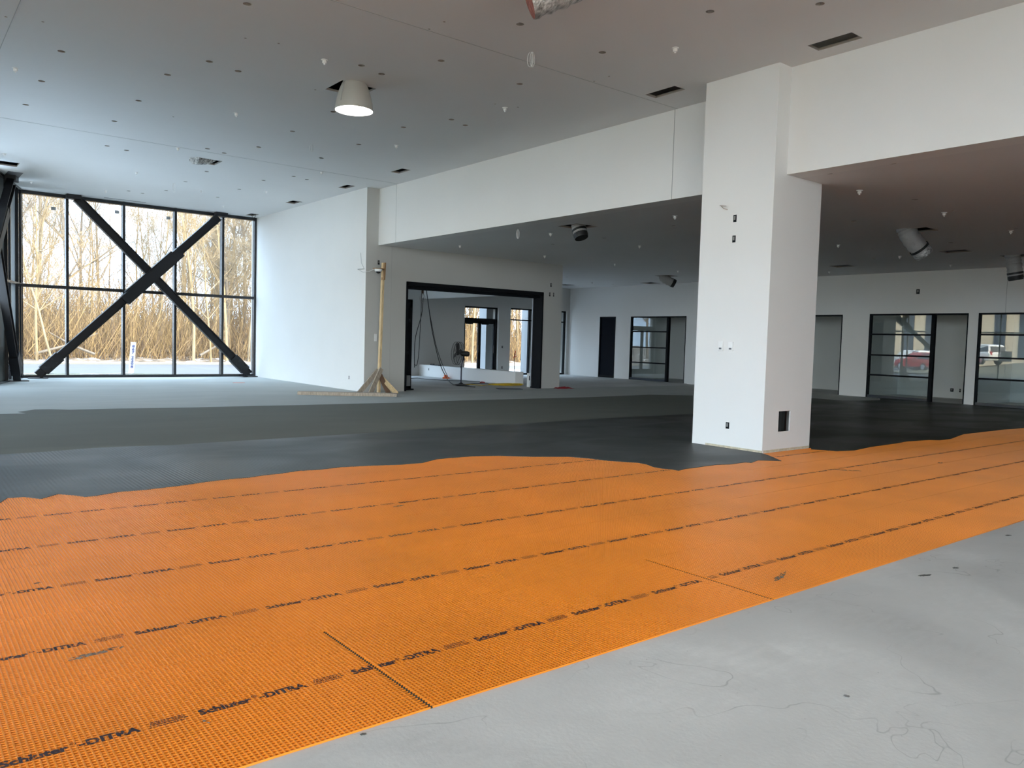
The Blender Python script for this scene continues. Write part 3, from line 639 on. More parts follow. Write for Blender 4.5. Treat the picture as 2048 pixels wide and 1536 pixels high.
# ================================================================== OFFICE FRONTS
def office(name, y0, y1, zt, post, label, muntins=(2.02, 1.365, .73)):
    """y0 low end has the doorway up to post, glazing from post to y1"""
    root = empty(name, (XF, (y0+y1)/2, 0)); struct(root, label, 'window'); a0, a1 = XF-.01, XF+.12
    f = MB(); f.box(a0, a1, y1-.05, y1, 0, zt); f.box(a0, a1, y0, y0+.03, 0, zt); f.box(a0, a1, y0, y1, zt-.05, zt)
    if post: f.box(a0, a1, post-.05, post+.05, 0, zt)
    f.build('window_frame', BLACK, root)
    if post is not None:
        for z in muntins: MB().box(a0+.01, a1-.03, post+.05, y1-.05, z-.025, z+.025).build('muntin', BLACK, root)
        MB().box(a0+.0, a1, post+.05, y1-.05, .0, .09).build('window_sill', mat('blue_black_sill', (.025, .032, .045), .35), root)
        zz = [.09]+sorted(muntins)+[zt-.05]
        for i in range(len(zz)-1): MB().box(XF+.045, XF+.057, post+.05, y1-.05, zz[i]+(.025 if i else 0), zz[i+1]-(.025 if i < len(zz)-2 else 0)).build('window_pane', OGLASS, root)
    return root
office('window_42', 20.05, 22.99, 2.645, 20.98, 'black framed office glazing with doorway, left of the pillar')
office('window_43', 13.59, 16.5, 2.65, 14.82, 'black framed office glazing whose doorway shows right of the pillar')
office('window_44', 9.74, 12.68, 2.665, 10.72, 'black framed office glazing with doorway, centre right')
office('window_45', 6.5, 9.47, 2.67, 6.55, 'black framed office glazing cut by the right edge of the photo', (2.05, 1.39, .78))
d = empty('door_3', (XF, 24.35, 0)); struct(d, 'tall dark doorway at the far left of the office wall', 'door')
MB().box(XF-.01, XF+.12, 24.78, 24.83, 0, 2.645).box(XF-.01, XF+.12, 23.87, 23.91, 0, 2.645).box(XF-.01, XF+.12, 23.87, 24.83, 2.6, 2.645).build('door_frame', BLACK, d)
MB().box(XF+.03, XF+.07, 23.91, 24.78, .09, 2.6).build('door_leaf', mat('unlit_doorway', (.004, .006, .011), .7, 0, .1), d)  # near-black panel stands in for the unlit room behind
MB().box(XF, XF+.1, 23.9, 24.8, 0, .09).build('door_threshold', BLACK, d)
# lever-less outlets
def plate(name, label, cat, c, sx, sy, sz, m, group=None):
    return tag(MB().box(c[0]-sx/2, c[0]+sx/2, c[1]-sy/2, c[1]+sy/2, c[2]-sz/2, c[2]+sz/2).build(name, m, bevel=min(sx, sy, sz)*.25), label, cat, group)
def thermostat(yc, label):
    r = empty('thermostat', (XP, yc, 1.507), label=label, cat='wall control', group='white controls on the pillar')
    MB().box(XP-.03, XP, yc-.040, yc+.040, 1.435, 1.57).build('housing', WPLAST, r, bevel=.004)
    MB().box(XP-.0325, XP-.0295, yc-.022, yc+.022, 1.455, 1.48).build('display', mat('grey_display', (.12, .13, .14), .3), r)
thermostat(7.20, 'white wall control on the pillar, left of the pair'); thermostat(7.025, 'white wall control on the pillar, right of the pair')
def junction(axis, c, w, h, label, m=None):
    """an open electrical box: dark recess, rim and a device edge"""
    x, y, z = c; r = empty('junction_box', c, label=label, cat='junction box')
    if axis == 'x':
        MB().box(x-.003, x+.001, y-w/2, y+w/2, z-h/2, z+h/2).build('box_mouth', BLACK, r); MB().box(x-.007, x-.002, y-w*.2, y+w*.28, z-h*.2, z+h*.34).build('box_tab', mat('dull_zinc', (.25, .24, .23), .5, .4), r)
    else:
        MB().box(x-w/2, x+w/2, y-.003, y+.001, z-h/2, z+h/2).build('box_mouth', BLACK, r); MB().box(x-w*.2, x+w*.28, y-.007, y-.002, z-h*.2, z+h*.34).build('box_tab', mat('dull_zinc', (.25, .24, .23), .5, .4), r)
junction('x', (XP, 7.06, 3.356), .055, .105, 'open junction box high on the pillar, upper of two')
junction('x', (XP, 7.062, 3.061), .055, .10, 'open junction box high on the pillar, lower of two')
junction('x', (XP, 7.034, .342), .06, .095, 'open junction box low on the left face of the pillar')
junction('y', (16.547, YO, 3.284), .06, .11, 'open junction box on the wall, above the pair right of the opening')
junction('y', (16.51, YO, 2.985), .05, .12, 'open junction box right of the opening, left of the pair')
junction('y', (16.67, YO, 2.985), .04, .12, 'open junction box right of the opening, right of the pair')
junction('y', (10.40, YO, 3.48), .06, .11, 'open junction box on the wall behind the top of the timber post')
junction('x', (XF, 11.219, 3.335), .10, .14, 'open junction box above the centre-right office window')
junction('x', (XL, 19.76, .352), .04, .09, 'open outlet box low on the tall white wall')
junction('x', (27.65, 11.30, .273), .10, .11, 'round outlet hole low on the back wall of the centre-right office')
junction('x', (27.65, 11.05, .27), .05, .11, 'pale outlet low on the back wall of the centre-right office')
junction('x', (16.65, 26.1, .28), .05, .08, 'open outlet box on the low knee wall')
plate('light_switch', 'white switch plate on the wall behind the timber post', 'switch', (10.345, YO-.01, 1.473), .07, .02, .2, WPLAST)
# cable sprouting from pillar
cb = MB(); p0 = at(1440, 411, x=XP-.01); p1 = at(1452, 412, x=XP-.06); p2 = at(1447, 417, x=XP-.07); p3 = at(1455, 419, x=XP-.02)
cb.tube([p0, p1], .006, 6); cb.tube([p0+Vector((0, -.02, -.01)), p2, p3], .007, 6)
tag(cb.build('wire_stub', mat('pinkish_wire', (.5, .42, .38), .5)), 'short curled wire sticking out of the pillar', 'wire')
# ================================================================== CEILING FITTINGS
ORD = lambda n: {1: 'first', 2: 'second', 3: 'third'}.get(n, '%dth' % n)
def sprinkler(px, py, z, label, group):
    p = at(px, py, z=z); r = empty('sprinkler_head', p, label=label, cat='sprinkler', group=group)
    MB().lathe([(0, 0), (.046, 0), (.046, -.006), (.03, -.010), (.0, -.012)], p, 14).build('escutcheon', WPLAST, r)
    MB().lathe([(0, -.012), (.028, -.010), (.030, -.042), (.024, -.05), (0, -.05)], p, 12).build('protective_cap', WPLAST, r)
    MB().lathe([(0, -.05), (.012, -.05), (.012, -.07), (0, -.07)], p, 8).build('deflector', WPLAST, r)
sp = [(x/3.338, y/3.338) for x, y in [(102,455),(1577,755),(1187,986),(28,1024),(910,1149),(208,1210),(705,1272),(1343,1272),(1776,1276),(1488,1374)]]+[(600+x/3.34, y/3.34) for x, y in [(163,400),(1369,720),(643,970),(143,1148)]]+[(1350.6, 96)]
sp.sort()
for i, (a, b) in enumerate(sp): sprinkler(a, b, H, 'white capped sprinkler on the high ceiling, %s from the left of the photo' % ORD(i+1), 'sprinklers on the high ceiling')
sp2 = [(1080+x/6.024, 400+y/6.024) for x, y in [(128,400),(55,672),(1200,548),(1627,190),(903,770),(1663,852),(627,988)]]+[(1620+x/4.785, 360+y/4.785) for x, y in [(475,100),(1285,312),(272,620),(860,728),(1923,484),(1347,812),(185,875)]]+[(920, 491)]
sp2.sort()
for i, (a, b) in enumerate(sp2): sprinkler(a, b, S, 'white capped sprinkler under the lower ceiling, %s from the left of the photo' % ORD(i+1), 'sprinklers under the lower ceiling')
def wire_loop(px, py, z, h, label, n=3):
    p = at(px, py, z=z); mb = MB()
    for k in range(n):
        a = k*1.1; u = Vector((math.cos(a), math.sin(a), 0)); P = []
        for t in range(13):
            w = 2*PI*t/12; P.append(p+u*(.035*math.sin(w)+.012*k)*1.2+Vector((0, 0, -h*(1-math.cos(w))/2)))
        mb.tube(P, .0035, 5)
    return tag(mb.build('wire_loop', WPLAST, smooth=True), label, 'wire')
wire_loop(1065, 104, H, .20, 'coiled white wire hanging from the near high ceiling')
wire_loop(623, 288, H, .16, 'thin white wire hanging from the high ceiling beyond the lamp', 2)
wire_loop(348, 366, H, .25, 'thin wire loop hanging from the ceiling before the tall window', 2)
wire_loop(1036, 459, S, .2, 'white wire loop hanging from the lower ceiling left of the black duct', 2)
# bell lamp
lp = Vector((5.80, 11.42, 0)); r = empty('bell_lamp', (lp.x, lp.y, 5.0), label='lit silver bell lamp hanging from a square hole in the high ceiling', cat='ceiling lamp')
MB().tube([(lp.x, lp.y, 5.7), (lp.x, lp.y, 6.548)], .02, 8).build('hanger_rod', STEEL, r)
prof = [(.10, .50), (.135, .47), (.165, .44), (.20, .37), (.24, .27), (.27, .16), (.285, .07), (.292, .0), (.303, -.008), (.303, -.02), (.29, -.02), (.285, 0), (.26, .14), (.2, .33), (.1, .45)]
zc = 5.03
MB().lathe([(a, b) for a, b in prof], (lp.x, lp.y, zc), 40).build('lamp_shade', mat('brushed_lamp_metal', (.55, .54, .50), .38, .35), r, smooth=True)
LM = mat('lit_diffuser', (1, .98, .95), .4, emit=9)
MB().lathe([(0, 0), (.283, 0), (.283, .012), (0, .012)], (lp.x, lp.y, zc-.012), 40).build('diffuser', LM, r)
MB().lathe([(0, .45), (.11, .45), (.11, .8), (0, .8)], (lp.x, lp.y, zc), 20).build('ballast_housing', STEEL, r)
cdd = (Vector((0, 0, 0))-Vector((lp.x, lp.y, 0))).normalized(); sd = Vector((-cdd.y, cdd.x, 0))
q = (cdd*.8+Vector((math.cos(3.9), math.sin(3.9), 0))*.2).normalized(); ang = math.atan2(cdd.y, cdd.x)-.75
MB().tube([(lp.x+math.cos(ang)*rr, lp.y+math.sin(ang)*rr, zc+zz) for rr, zz in ((.175, .44), (.215, .37), (.25, .27), (.28, .16), (.294, .07))], .006, 5).build('shade_seam', TRACK, r)
# ducts
def duct(name, P, rad, m, label, end=None, endm=None, ribs=True, lip=None):
    root = empty(name, P[0], label=label, cat='duct'); P = [Vector(p) for p in P]
    q_ = P[0]; P = [Vector((q_.x+.05, q_.y+.02, 6.546)), Vector((q_.x+.05, q_.y+.02, q_.z+.9)), Vector((q_.x+.02, q_.y, q_.z+.35))]+P
    pts = []; N = 48
    for i in range(N+1):
        t = i/N*(len(P)-1); j = min(int(t), len(P)-2); pts.append(P[j].lerp(P[j+1], t-j))
    rr = random.Random(3)
    rs = [rad*(1+(.05*math.sin(i*1.9) if ribs else 0)+rr.uniform(-.02, .02)) for i in range(N+1)]
    MB().tube(pts, rs, 20, caps=False).build('duct_sleeve', m, root, smooth=True)
    a = (pts[-1]-pts[-2]).normalized()
    if end == 'open':
        MB().tube([pts[-1], pts[-1]-a*.02], [rad*.97, rad*.5], 20, caps=True).build('duct_mouth', endm, root)
    else:
        MB().tube([pts[-1]-a*.02, pts[-1]+a*.04, pts[-1]+a*.10], [rad*1.02, rad*1.04, rad*.95], 20).build('duct_collar', endm or m, root, smooth=True)
    if lip: MB().tube([pts[-1]-a*.1, pts[-1]-a*.05], rad*1.06, 20, caps=False).build('duct_band', lip, root)
    return root
e = at(1087, 8, y=6.2)
duct('flexible_duct', [at(1200, -70, z=5.50), at(1135, -30, z=5.18), at(1057, -1, z=5.02)], .20, SILV, 'silver foil duct with pink lining hanging from the near high ceiling', 'open', PINK)
MBr = MB(); 
duct('flexible_duct', [(16.05, 7.62, 4.0), (16.1, 7.55, 3.80), (16.32, 7.40, 3.52)], .18, GREYD, 'grey wrapped duct with foil end, hanging right of the pillar', 'cap', SILV, lip=BLKR)
duct('flexible_duct', [(21.95, 7.75, 4.0), (22.0, 7.72, 3.78), (22.05, 7.68, 3.45)], .17, GREYD, 'grey and black duct hanging near the right edge of the photo', 'cap', BLKR, lip=BLKR)
duct('flexible_duct', [(11.5, 12.33, 4.02), (11.5, 12.3, 3.90), (11.5, 12.25, 3.78)], .15, GREYD, 'black capped duct hanging in the lower ceiling left of the pillar', 'cap', BLKR, lip=BLKR)
duct('flexible_duct', [(21.7, 18.75, 4.0), (21.65, 18.7, 3.85), (21.9, 18.5, 3.70)], .15, GREYD, 'grey duct with dark mouth hanging far under the lower ceiling', 'cap', BLKR)
duct('flexible_duct', [(19.0, 23.0, 4.0), (19.1, 22.9, 3.8), (19.3, 22.7, 3.6)], .17, GREYD, 'dark duct hanging behind the corner of the opening wall', 'cap', BLKR)
duct('flexible_duct', [(6.05, 19.0, 5.62), (5.85, 18.9, 5.50), (5.62, 18.75, 5.44)], .15, SILV, 'foil duct end lying in the square ceiling hole beyond the lamp', 'cap', SILV)
# hanging wires in corner hole
tag(MB().tube([(9.62, 26.1, H+.06), (9.60, 26.1, H-.05), (9.66, 26.1, H-.12), (9.72, 26.1, H-.04), (9.72, 26.1, H+.06)], .008, 5).build('wire_loop', BLKR), 'wire loop in the ceiling hole next to the tall window', 'wire')
# ================================================================== TIMBER CAMERA STAND
r = empty('camera_stand', (10.208, 18.43, 0), label='tall timber post on kickers carrying a site camera', cat='timber stand')
top = Vector((10.27, 18.42, 3.43))
MB().bar((10.208, 18.43, .0), top, .09, .06, (1, 0, 0)).build('post', LUM, r)
MB().bar(top-Vector((.02, .05, .45)), top+Vector((0, -.05, 0)), .14, .04, (1, 0, 0)).build('post_splice', mat('brown_board', (.33, .19, .09), .8, var=.2), r)
for (x, y), m, t in [((9.55, 18.30), LUM2, (10.18, 18.42, .62)), ((9.78, 18.10), LUM2, (10.24, 18.36, .66)), ((10.36, 18.16), mat('dark_brown_board', (.14, .08, .05), .8), (10.20, 18.36, .50)), ((10.52, 18.02), LUM, (10.22, 18.40, .46))]:
    MB().bar((x, y, .012), t, .12, .04, (0, 1, 0)).build('kicker', m, r)
bdir = Vector((2.05, -1.3, 0)).normalized(); bn = Vector((.535, .844, 0))
pc = Vector((7.95, 18.42, 0)); L_ = 2.42
MB().obox(pc+bdir*L_/2+bn*.15+Vector((0, 0, .052)), bdir*L_/2, bn*.14, (0, 0, .04)).build('base_plank', LUM2, r)
cm = empty('security_camera', (10.08, 18.35, 3.2), label='white dome camera fixed to the timber post', cat='camera')
MB().box(9.98, 10.24, 18.27, 18.45, 3.25, 3.275).build('mounting_board', mat('brown_board', (.33, .19, .09), .8), cm)
MB().lathe([(0, 0), (.095, 0), (.10, -.03), (.085, -.06), (.07, -.065), (0, -.065)], (10.08, 18.33, 3.25), 20).build('camera_housing', WPLAST, cm, smooth=True)
MB().lathe([(.065, -.06), (.055, -.09), (.03, -.11), (0, -.115)], (10.08, 18.33, 3.25), 16).build('camera_dome', BLKR, cm, smooth=True)
cP = [Vector((10.0, 18.35, 3.26)), Vector((9.9, 18.5, 3.18)), Vector((9.78, 18.6, 3.16)), Vector((9.7, 18.75, 3.24)), Vector((9.6, 18.9, 3.22))]
pp = [at(733, 543, y=18.7), at(728, 530, y=18.85), at(725, 520, y=18.9)]
tag(MB().tube(cP[:4]+[Vector((10.0, 18.95, 3.28)), Vector((9.99, 19.1, 3.45)), Vector((9.99, 19.15, 3.72))], .008, 6).build('camera_cable', mat('grey_cable', (.5, .5, .5), .5), smooth=True), 'grey cable curling from the camera to the tall white wall', 'cable')
# ================================================================== FAN
fc = Vector((14.563, 21.1, 1.03)); fr_ = empty('pedestal_fan', (14.62, 21.12, 0), label='black pedestal fan standing in the side room', cat='fan')
ax = Vector((-.55, .83, 0.02)).normalized(); u = ax.cross(Vector((0, 0, 1))).normalized(); v = u.cross(ax)
R_ = .37
def pt(a, rr, d): return fc+u*rr*math.cos(a)+v*rr*math.sin(a)+ax*d
g = MB()
for d, rr in ((-.08, R_), (.08, R_), (0, R_*1.01)): g.tube([pt(2*PI*k/40, rr, d) for k in range(40)], .008 if d == 0 else .006, 6, closed=True)
for k in range(44):
    a = 2*PI*k/44
    for sg in (-1, 1): g.tube([pt(a, R_, .08*sg), pt(a, R_*.6, .10*sg), pt(a, .06, .11*sg)], .0016, 3, caps=False)
for rr in (.12, .2, .28):
    for sg in (-1, 1): g.tube([pt(2*PI*k/32, rr, .103*sg) for k in range(32)], .0022, 4, closed=True)
g.build('cage', BLKR, fr_)
for k in range(4):
    a = k*PI/2+.2; bl = MB(); tw_ = .35
    P = []
    for rr, wdt in ((.05, .035), (.15, .07), (.26, .085), (.335, .07)):
        for s_ in (-1, 1): P.append(fc+ (u*math.cos(a)+v*math.sin(a))*rr + (-u*math.sin(a)+v*math.cos(a))*wdt*s_*math.cos(tw_)+ax*wdt*s_*math.sin(tw_))
    P2 = [p+ax*.004 for p in P]
    fcs = []
    for i in range(3): fcs += [(2*i, 2*i+1, 2*i+3, 2*i+2), (8+2*i, 8+2*i+2, 8+2*i+3, 8+2*i+1), (2*i, 2*i+2, 8+2*i+2, 8+2*i), (2*i+1, 8+2*i+1, 8+2*i+3, 2*i+3)]
    bl.add(P+P2, fcs); bl.build('fan_blade', mat('grey_blade', (.08, .08, .08), .4, .5), fr_)
MB().tube([fc+ax*.05, fc-ax*.02], .06, 14).build('hub', BLKR, fr_)
mdir = -ax
MB().tube([fc+mdir*.1, fc+mdir*.14, fc+mdir*.34, fc+mdir*.38], [.05, .085, .085, .06], 16).build('motor', BLKR, fr_, smooth=True)
MB().tube([(14.64, 21.0, .0), (14.64, 21.0, .62)], .022, 10).tube([(14.64, 21.0, .6), fc+mdir*.2+Vector((0, 0, -.06))], .016, 8).tube([(14.64, 21.0, .55), (14.64, 21.0, .64)], .03, 10).build('pole', mat('blue_black_pole', (.015, .02, .05), .3), fr_)
MB().lathe([(0, 0), (.27, 0), (.27, .015), (.08, .05), (.03, .09), (0, .09)], (14.64, 21.0, 0), 24).build('base', BLKR, fr_)
# ================================================================== SIDE ROOM CLUTTER
def cord(name, label, P, rad, m, cat='cord', seg=10):
    P = [Vector(p) for p in P]; out = []
    for i in range(len(P)-1):
        a, b, c, d = P[max(i-1, 0)], P[i], P[i+1], P[min(i+2, len(P)-1)]
        for k_ in range(seg):
            t = k_/seg; out.append(.5*((2*b)+(-a+c)*t+(2*a-5*b+4*c-d)*t*t+(-a+3*b-3*c+d)*t*t*t))
    out.append(P[-1]); return tag(MB().tube(out, rad, 6).build(name, m, smooth=True), label, cat)
yy = 21.5
def rp(px, py, y=yy): return at(px, py, y=y)
cord('hanging_cord', 'black cord looping down from the caged work light, left side', [rp(847, 600)+Vector((0, 0, 1.1)), rp(846, 600), rp(843, 630), rp(832, 670), rp(829, 700), rp(829, 735)], .012, BLKR)
cord('hanging_cord', 'black cord loop hanging by the folded door', [rp(843, 625)+Vector((0, 0, 1.25)), rp(842, 625), rp(838, 700), rp(835, 725), rp(832, 731), rp(829, 728)], .010, BLKR)
cord('hanging_cord', 'black cord swinging from the ceiling to the orange adapter', [rp(853, 575)+Vector((0, 0, .98)), rp(853, 575), rp(857, 610), rp(864, 660), rp(875, 710), rp(884, 738), at(893, 755, z=.08)], .013, BLKR)
cord('hanging_cord', 'second black cord hanging beside the swinging one', [rp(857, 612), rp(862, 640), rp(872, 690), rp(885, 730), at(897, 756, z=.07)], .010, BLKR)
cord('floor_cord', 'dark cord running from the orange adapter to the fan base', [at(894, 758, z=.02), at(902, 766, z=.015), at(912, 771, z=.015), at(930, 772, z=.015), at(950, 774, z=.015)], .014, BLKR)
cord('floor_cord', 'dark cord lying across the floor near the folded door', [at(818, 757, z=.015), at(835, 756, z=.015), at(850, 758, z=.015), at(880, 760, z=.015), at(960, 763, z=.015)], .012, BLKR)
cord('floor_cord', 'thin dark cord from the fan along the knee wall', [at(920, 770, z=.015), at(940, 768, z=.015), at(970, 767, z=.015), at(1000, 771, z=.015)], .010, BLKR)
wl = empty('work_light', rp(846, 590), label='caged work light hanging inside the opening', cat='work light')
p = rp(845, 592)
g = MB()
for k_ in range(8):
    a = 2*PI*k_/8; g.tube([p+Vector((math.cos(a)*q_, math.sin(a)*q_, z_)) for q_, z_ in ((.03, .08), (.08, .0), (.09, -.10), (.05, -.2), (0, -.23))], .004, 4)
g.build('cage', mat('cage_wire', (.4, .35, .33), .4, .6), wl)
MB().tube([p+Vector((0, 0, .18)), Vector((p.x, p.y, S-.002))], .01, 6).build('cord', BLKR, wl)
MB().lathe([(0, .2), (.035, .2), (.04, .08), (.0, .08)], p, 10).build('socket', mat('brown_socket', (.12, .05, .03), .5), wl)
MB().lathe([(0, .08), (.025, .06), (.035, -.02), (.02, -.06), (0, -.07)], p, 10).build('bulb', WPLAST, wl, smooth=True)
oa = at(891, 757, z=0)
oc = empty('power_adapter', oa, label='orange power adapter lying under the hanging cords', cat='adapter')
MB().prism([(oa.x-.17, oa.y-.05), (oa.x+.1, oa.y-.12), (oa.x+.16, oa.y+.05), (oa.x-.05, oa.y+.12)], .0, .05).build('adapter_body', ORNG, oc)
MB().prism([(oa.x-.06, oa.y-.04), (oa.x+.05, oa.y-.04), (oa.x+.04, oa.y+.05), (oa.x-.04, oa.y+.05)], .05, .14).build('adapter_cap', ORNG, oc)
# yellow hose/cord heap
cpt = at(1012, 771, z=0); P = []
rr = random.Random(5)
for k_ in range(70):
    a = k_*.55; q_ = .45+.22*math.sin(k_*.7)+rr.uniform(-.05, .05); P.append((cpt.x+q_*math.cos(a)*1.0, cpt.y+q_*math.sin(a)*.55, .012+.0007*k_))
tag(MB().tube(P, .012, 5).build('extension_cord', YELL, smooth=True), 'yellow extension cord heaped at the end of the knee wall', 'cord')
P = [at(1000, 770, z=.015), at(985, 769, z=.015), at(965, 771, z=.015), at(940, 768.5, z=.015), at(925, 769, z=.015)]
tag(MB().tube(P, .012, 5).build('extension_cord', YELL, smooth=True), 'yellow cord tail running toward the fan', 'cord')
cm_ = at(1010, 778, z=0); tag(MB().prism([(cm_.x-.35, cm_.y-.2), (cm_.x+.35, cm_.y-.45), (cm_.x+.5, cm_.y-.1), (cm_.x-.2, cm_.y+.2)], .0, .02).build('dark_sheet', mat('navy_sheet', (.02, .025, .04), .6)), 'flat dark navy sheet on the floor in the opening', 'sheet')
for px, py, l in [(1034, 770, 'orange cord end at the corner of the knee wall'), (965, 766, 'small dark red scrap in front of the knee wall')]:
    c_ = at(px, py, z=0); tag(MB().tube([(c_.x-.1, c_.y, .02), (c_.x, c_.y+.05, .03), (c_.x+.1, c_.y, .02)], .02, 6).build('scrap', ORNG if px == 1034 else REDM), l, 'scrap')
# red rag
c_ = at(1123, 777, z=0); bm = MB(); n = 12
for i in range(n+1):
    for j in range(n+1):
        x, y = (i/n-.5)*.62, (j/n-.5)*.34; bm.v.append((c_.x+x+.05*math.sin(j*1.3), c_.y+y-.1+.05*math.sin(i), .012+.065*abs(math.sin(i*1.1+j*.7))*(1-abs(2*i/n-1)**2)*(1-abs(2*j/n-1)**2)))
for i in range(n):
    for j in range(n): a = i*(n+1)+j; bm.f.append((a, a+1, a+n+2, a+n+1)); bm.mi.append(0)
tag(bm.build('rag', REDM, smooth=True), 'crumpled dark red rag on the floor at the end of the opening wall', 'rag')
# tool on the knee wall
tag(MB().box(16.7, 16.85, 25.5, 26.1, .441, .47).box(16.72, 16.78, 25.9, 26.1, .47, .5).build('hand_tool', BLKR), 'black tool lying on the far end of the knee wall', 'tool')
# orange survey rod
rb = Vector((21.25, 26.2, 0)); r = empty('survey_stake', rb, label='thin stake with an orange ribbon leaning by the rear window', cat='stake')
MB().tube([(21.10, 26.3, 0), (21.27, 26.55, .95)], .014, 6).build('stake_shaft', mat('dull_rod', (.12, .1, .09), .5), r)
MB().bar((21.18, 26.5, .78), (21.36, 26.5, .84), .03, .03).bar((21.24, 26.52, .70), (21.30, 26.52, 1.05), .03, .03).build('ribbon', mat('orange_ribbon', (.8, .12, .03), .6), r)
for px, py, l in [(1004.5, 694, 'small black box on the pier between rear door and window, upper'), (1004, 735, 'small black box on the pier between rear door and window, lower')]:
    p_ = at(px, py, y=YW); junction('y', (p_.x, YW, p_.z), .07, .1, l)
# ================================================================== OUTSIDE
SNOW = mat('old_snow', (.30, .32, .34), .8, bump=.3, bscale=6)
ASPH = mat('wet_asphalt', (.052, .054, .060), .75, var=.12, vscale=1)
CURB = mat('concrete_curb', (.21, .20, .175), .8)
def ground_mat():
    m = bpy.data.materials.new('leaf_litter_and_snow'); m.use_nodes = True; nt = m.node_tree; N = nt.nodes; L = nt.links; b = N['Principled BSDF']; b.inputs['Roughness'].default_value = .95
    tc = N.new('ShaderNodeTexCoord')
    def n(sc, d=6):
        x = N.new('ShaderNodeTexNoise'); x.inputs['Scale'].default_value = sc; x.inputs['Detail'].default_value = d; L.new(tc.outputs['Object'], x.inputs[0]); return x.outputs[0]
    cr = N.new('ShaderNodeValToRGB'); L.new(n(3.5, 10), cr.inputs[0]); e_ = cr.color_ramp.elements; e_[0].position = .35; e_[0].color = (.035, .027, .02, 1); e_[1].position = .68; e_[1].color = (.14, .11, .085, 1); x_ = e_.new(.5); x_.color = (.085, .066, .05, 1)
    r_ = N.new('ShaderNodeMapRange'); r_.inputs[1].default_value = .56; r_.inputs[2].default_value = .60; L.new(n(1.6, 8), r_.inputs[0])
    mx_ = N.new('ShaderNodeMix'); mx_.data_type = 'RGBA'; mx_.inputs[7].default_value = (.28, .29, .31, 1); L.new(r_.outputs[0], mx_.inputs[0]); L.new(cr.outputs[0], mx_.inputs[6]); L.new(mx_.outputs[2], b.inputs['Base Color']); return m
LIT = ground_mat()
GRASS = mat('winter_grass', (.07, .075, .05), .95, var=.5, vscale=5, bump=1, bscale=30)
def grid(name, x0, x1, y0, y1, nx, ny, zf, m, **k_):
    mb = MB()
    for j in range(ny+1):
        for i in range(nx+1):
            x, y = x0+(x1-x0)*i/nx, y0+(y1-y0)*j/ny; mb.v.append((x, y, zf(x, y)))
    for j in range(ny):
        for i in range(nx): a = j*(nx+1)+i; mb.f.append((a, a+1, a+nx+2, a+nx+1)); mb.mi.append(0)
    return tag(mb.build(name, m, recalc=False, smooth=True), **k_)
def hz(x, y): return -.20+.09*max(0, y-43)*(.6+.4*math.sin(x*.15))*min(1, (y-43)/8)*.45+.08*math.sin(x*1.7+y*1.1)+.05*math.sin(x*3.1-y*2.3)
grid('woodland_ground', -34, 78, 43, 92, 150, 80, lambda x, y: hz(x, y)+(.05*math.sin(5*x)*math.sin(4.2*y) if y > 43.5 else -.06), LIT, label='leaf-littered ground with snow patches under the bare wood', cat='ground', kind='structure')
struct(MB().box(-34, 90, YW+.43, 43.3, -.5, -.17).build('roadway', ASPH), 'asphalt lane behind the building')
struct(MB().box(-34, 90, 40.9, 42.2, -.4, -.10).build('kerb', CURB), 'pale kerb strip at the edge of the wood')
struct(MB().box(-2, 5.3, YW+.45, 30.5, -.4, -.07).build('verge', GRASS), 'grass verge left of the tall window')
vp_ = [(3.5, YW+.45), (8.6, YW+.45), (9.2, 28.3), (8.2, 30.2), (6.5, 31.2), (4.8, 31.0), (3.2, 30.4)]
struct(MB().prism(vp_, -.4, -.065).build('verge', GRASS), 'grass patch around the numbered post')
rr = random.Random(11)
for k_ in range(14):
    a, b = rr.uniform(3.6, 8.4), rr.uniform(27.6, 30.5); P = [(a+rr.uniform(.1, .4)*math.cos(t)*1.3, b+rr.uniform(.08, .22)*math.sin(t)) for t in [2*PI*i/10 for i in range(10)]]
    tag(MB().prism(P, -.07, -.04).build('snow_patch', SNOW), 'small snow patch on the grass by the numbered post', 'snow', 'snow patches by the numbered post')
struct(MB().box(16.5, 28, 30.0, 40.9, -.16, -.13).build('snow_field', SNOW), 'snowy pavement outside the rear doors')
# numbered post
sp_ = empty('number_post', (6.85, 30.4, -.12), label='white post with blue digits 867 2208 outside the tall window', cat='sign post')
MB().box(6.80, 6.97, 30.38, 30.42, -.12, 1.06).build('post_board', mat('white_board', (.88, .9, .9), .5), sp_)
bd = sp_.children[0]
t = MB(); z = .93; BLUE = mat('blue_digits', (.06, .07, .35), .5)
for ch in '867 2208':
    if ch == ' ': z -= .06; continue
    V_, F_ = text_mesh(ch, .13, .004, 'CENTER'); t.add([(6.885+v[0]*1.25, 30.375, z-.055+v[1]*.95) for v in V_], F_); z -= .112
t.build('digits', BLUE, sp_, recalc=False)
sp_.rotation_euler = (0, math.radians(4), 0)
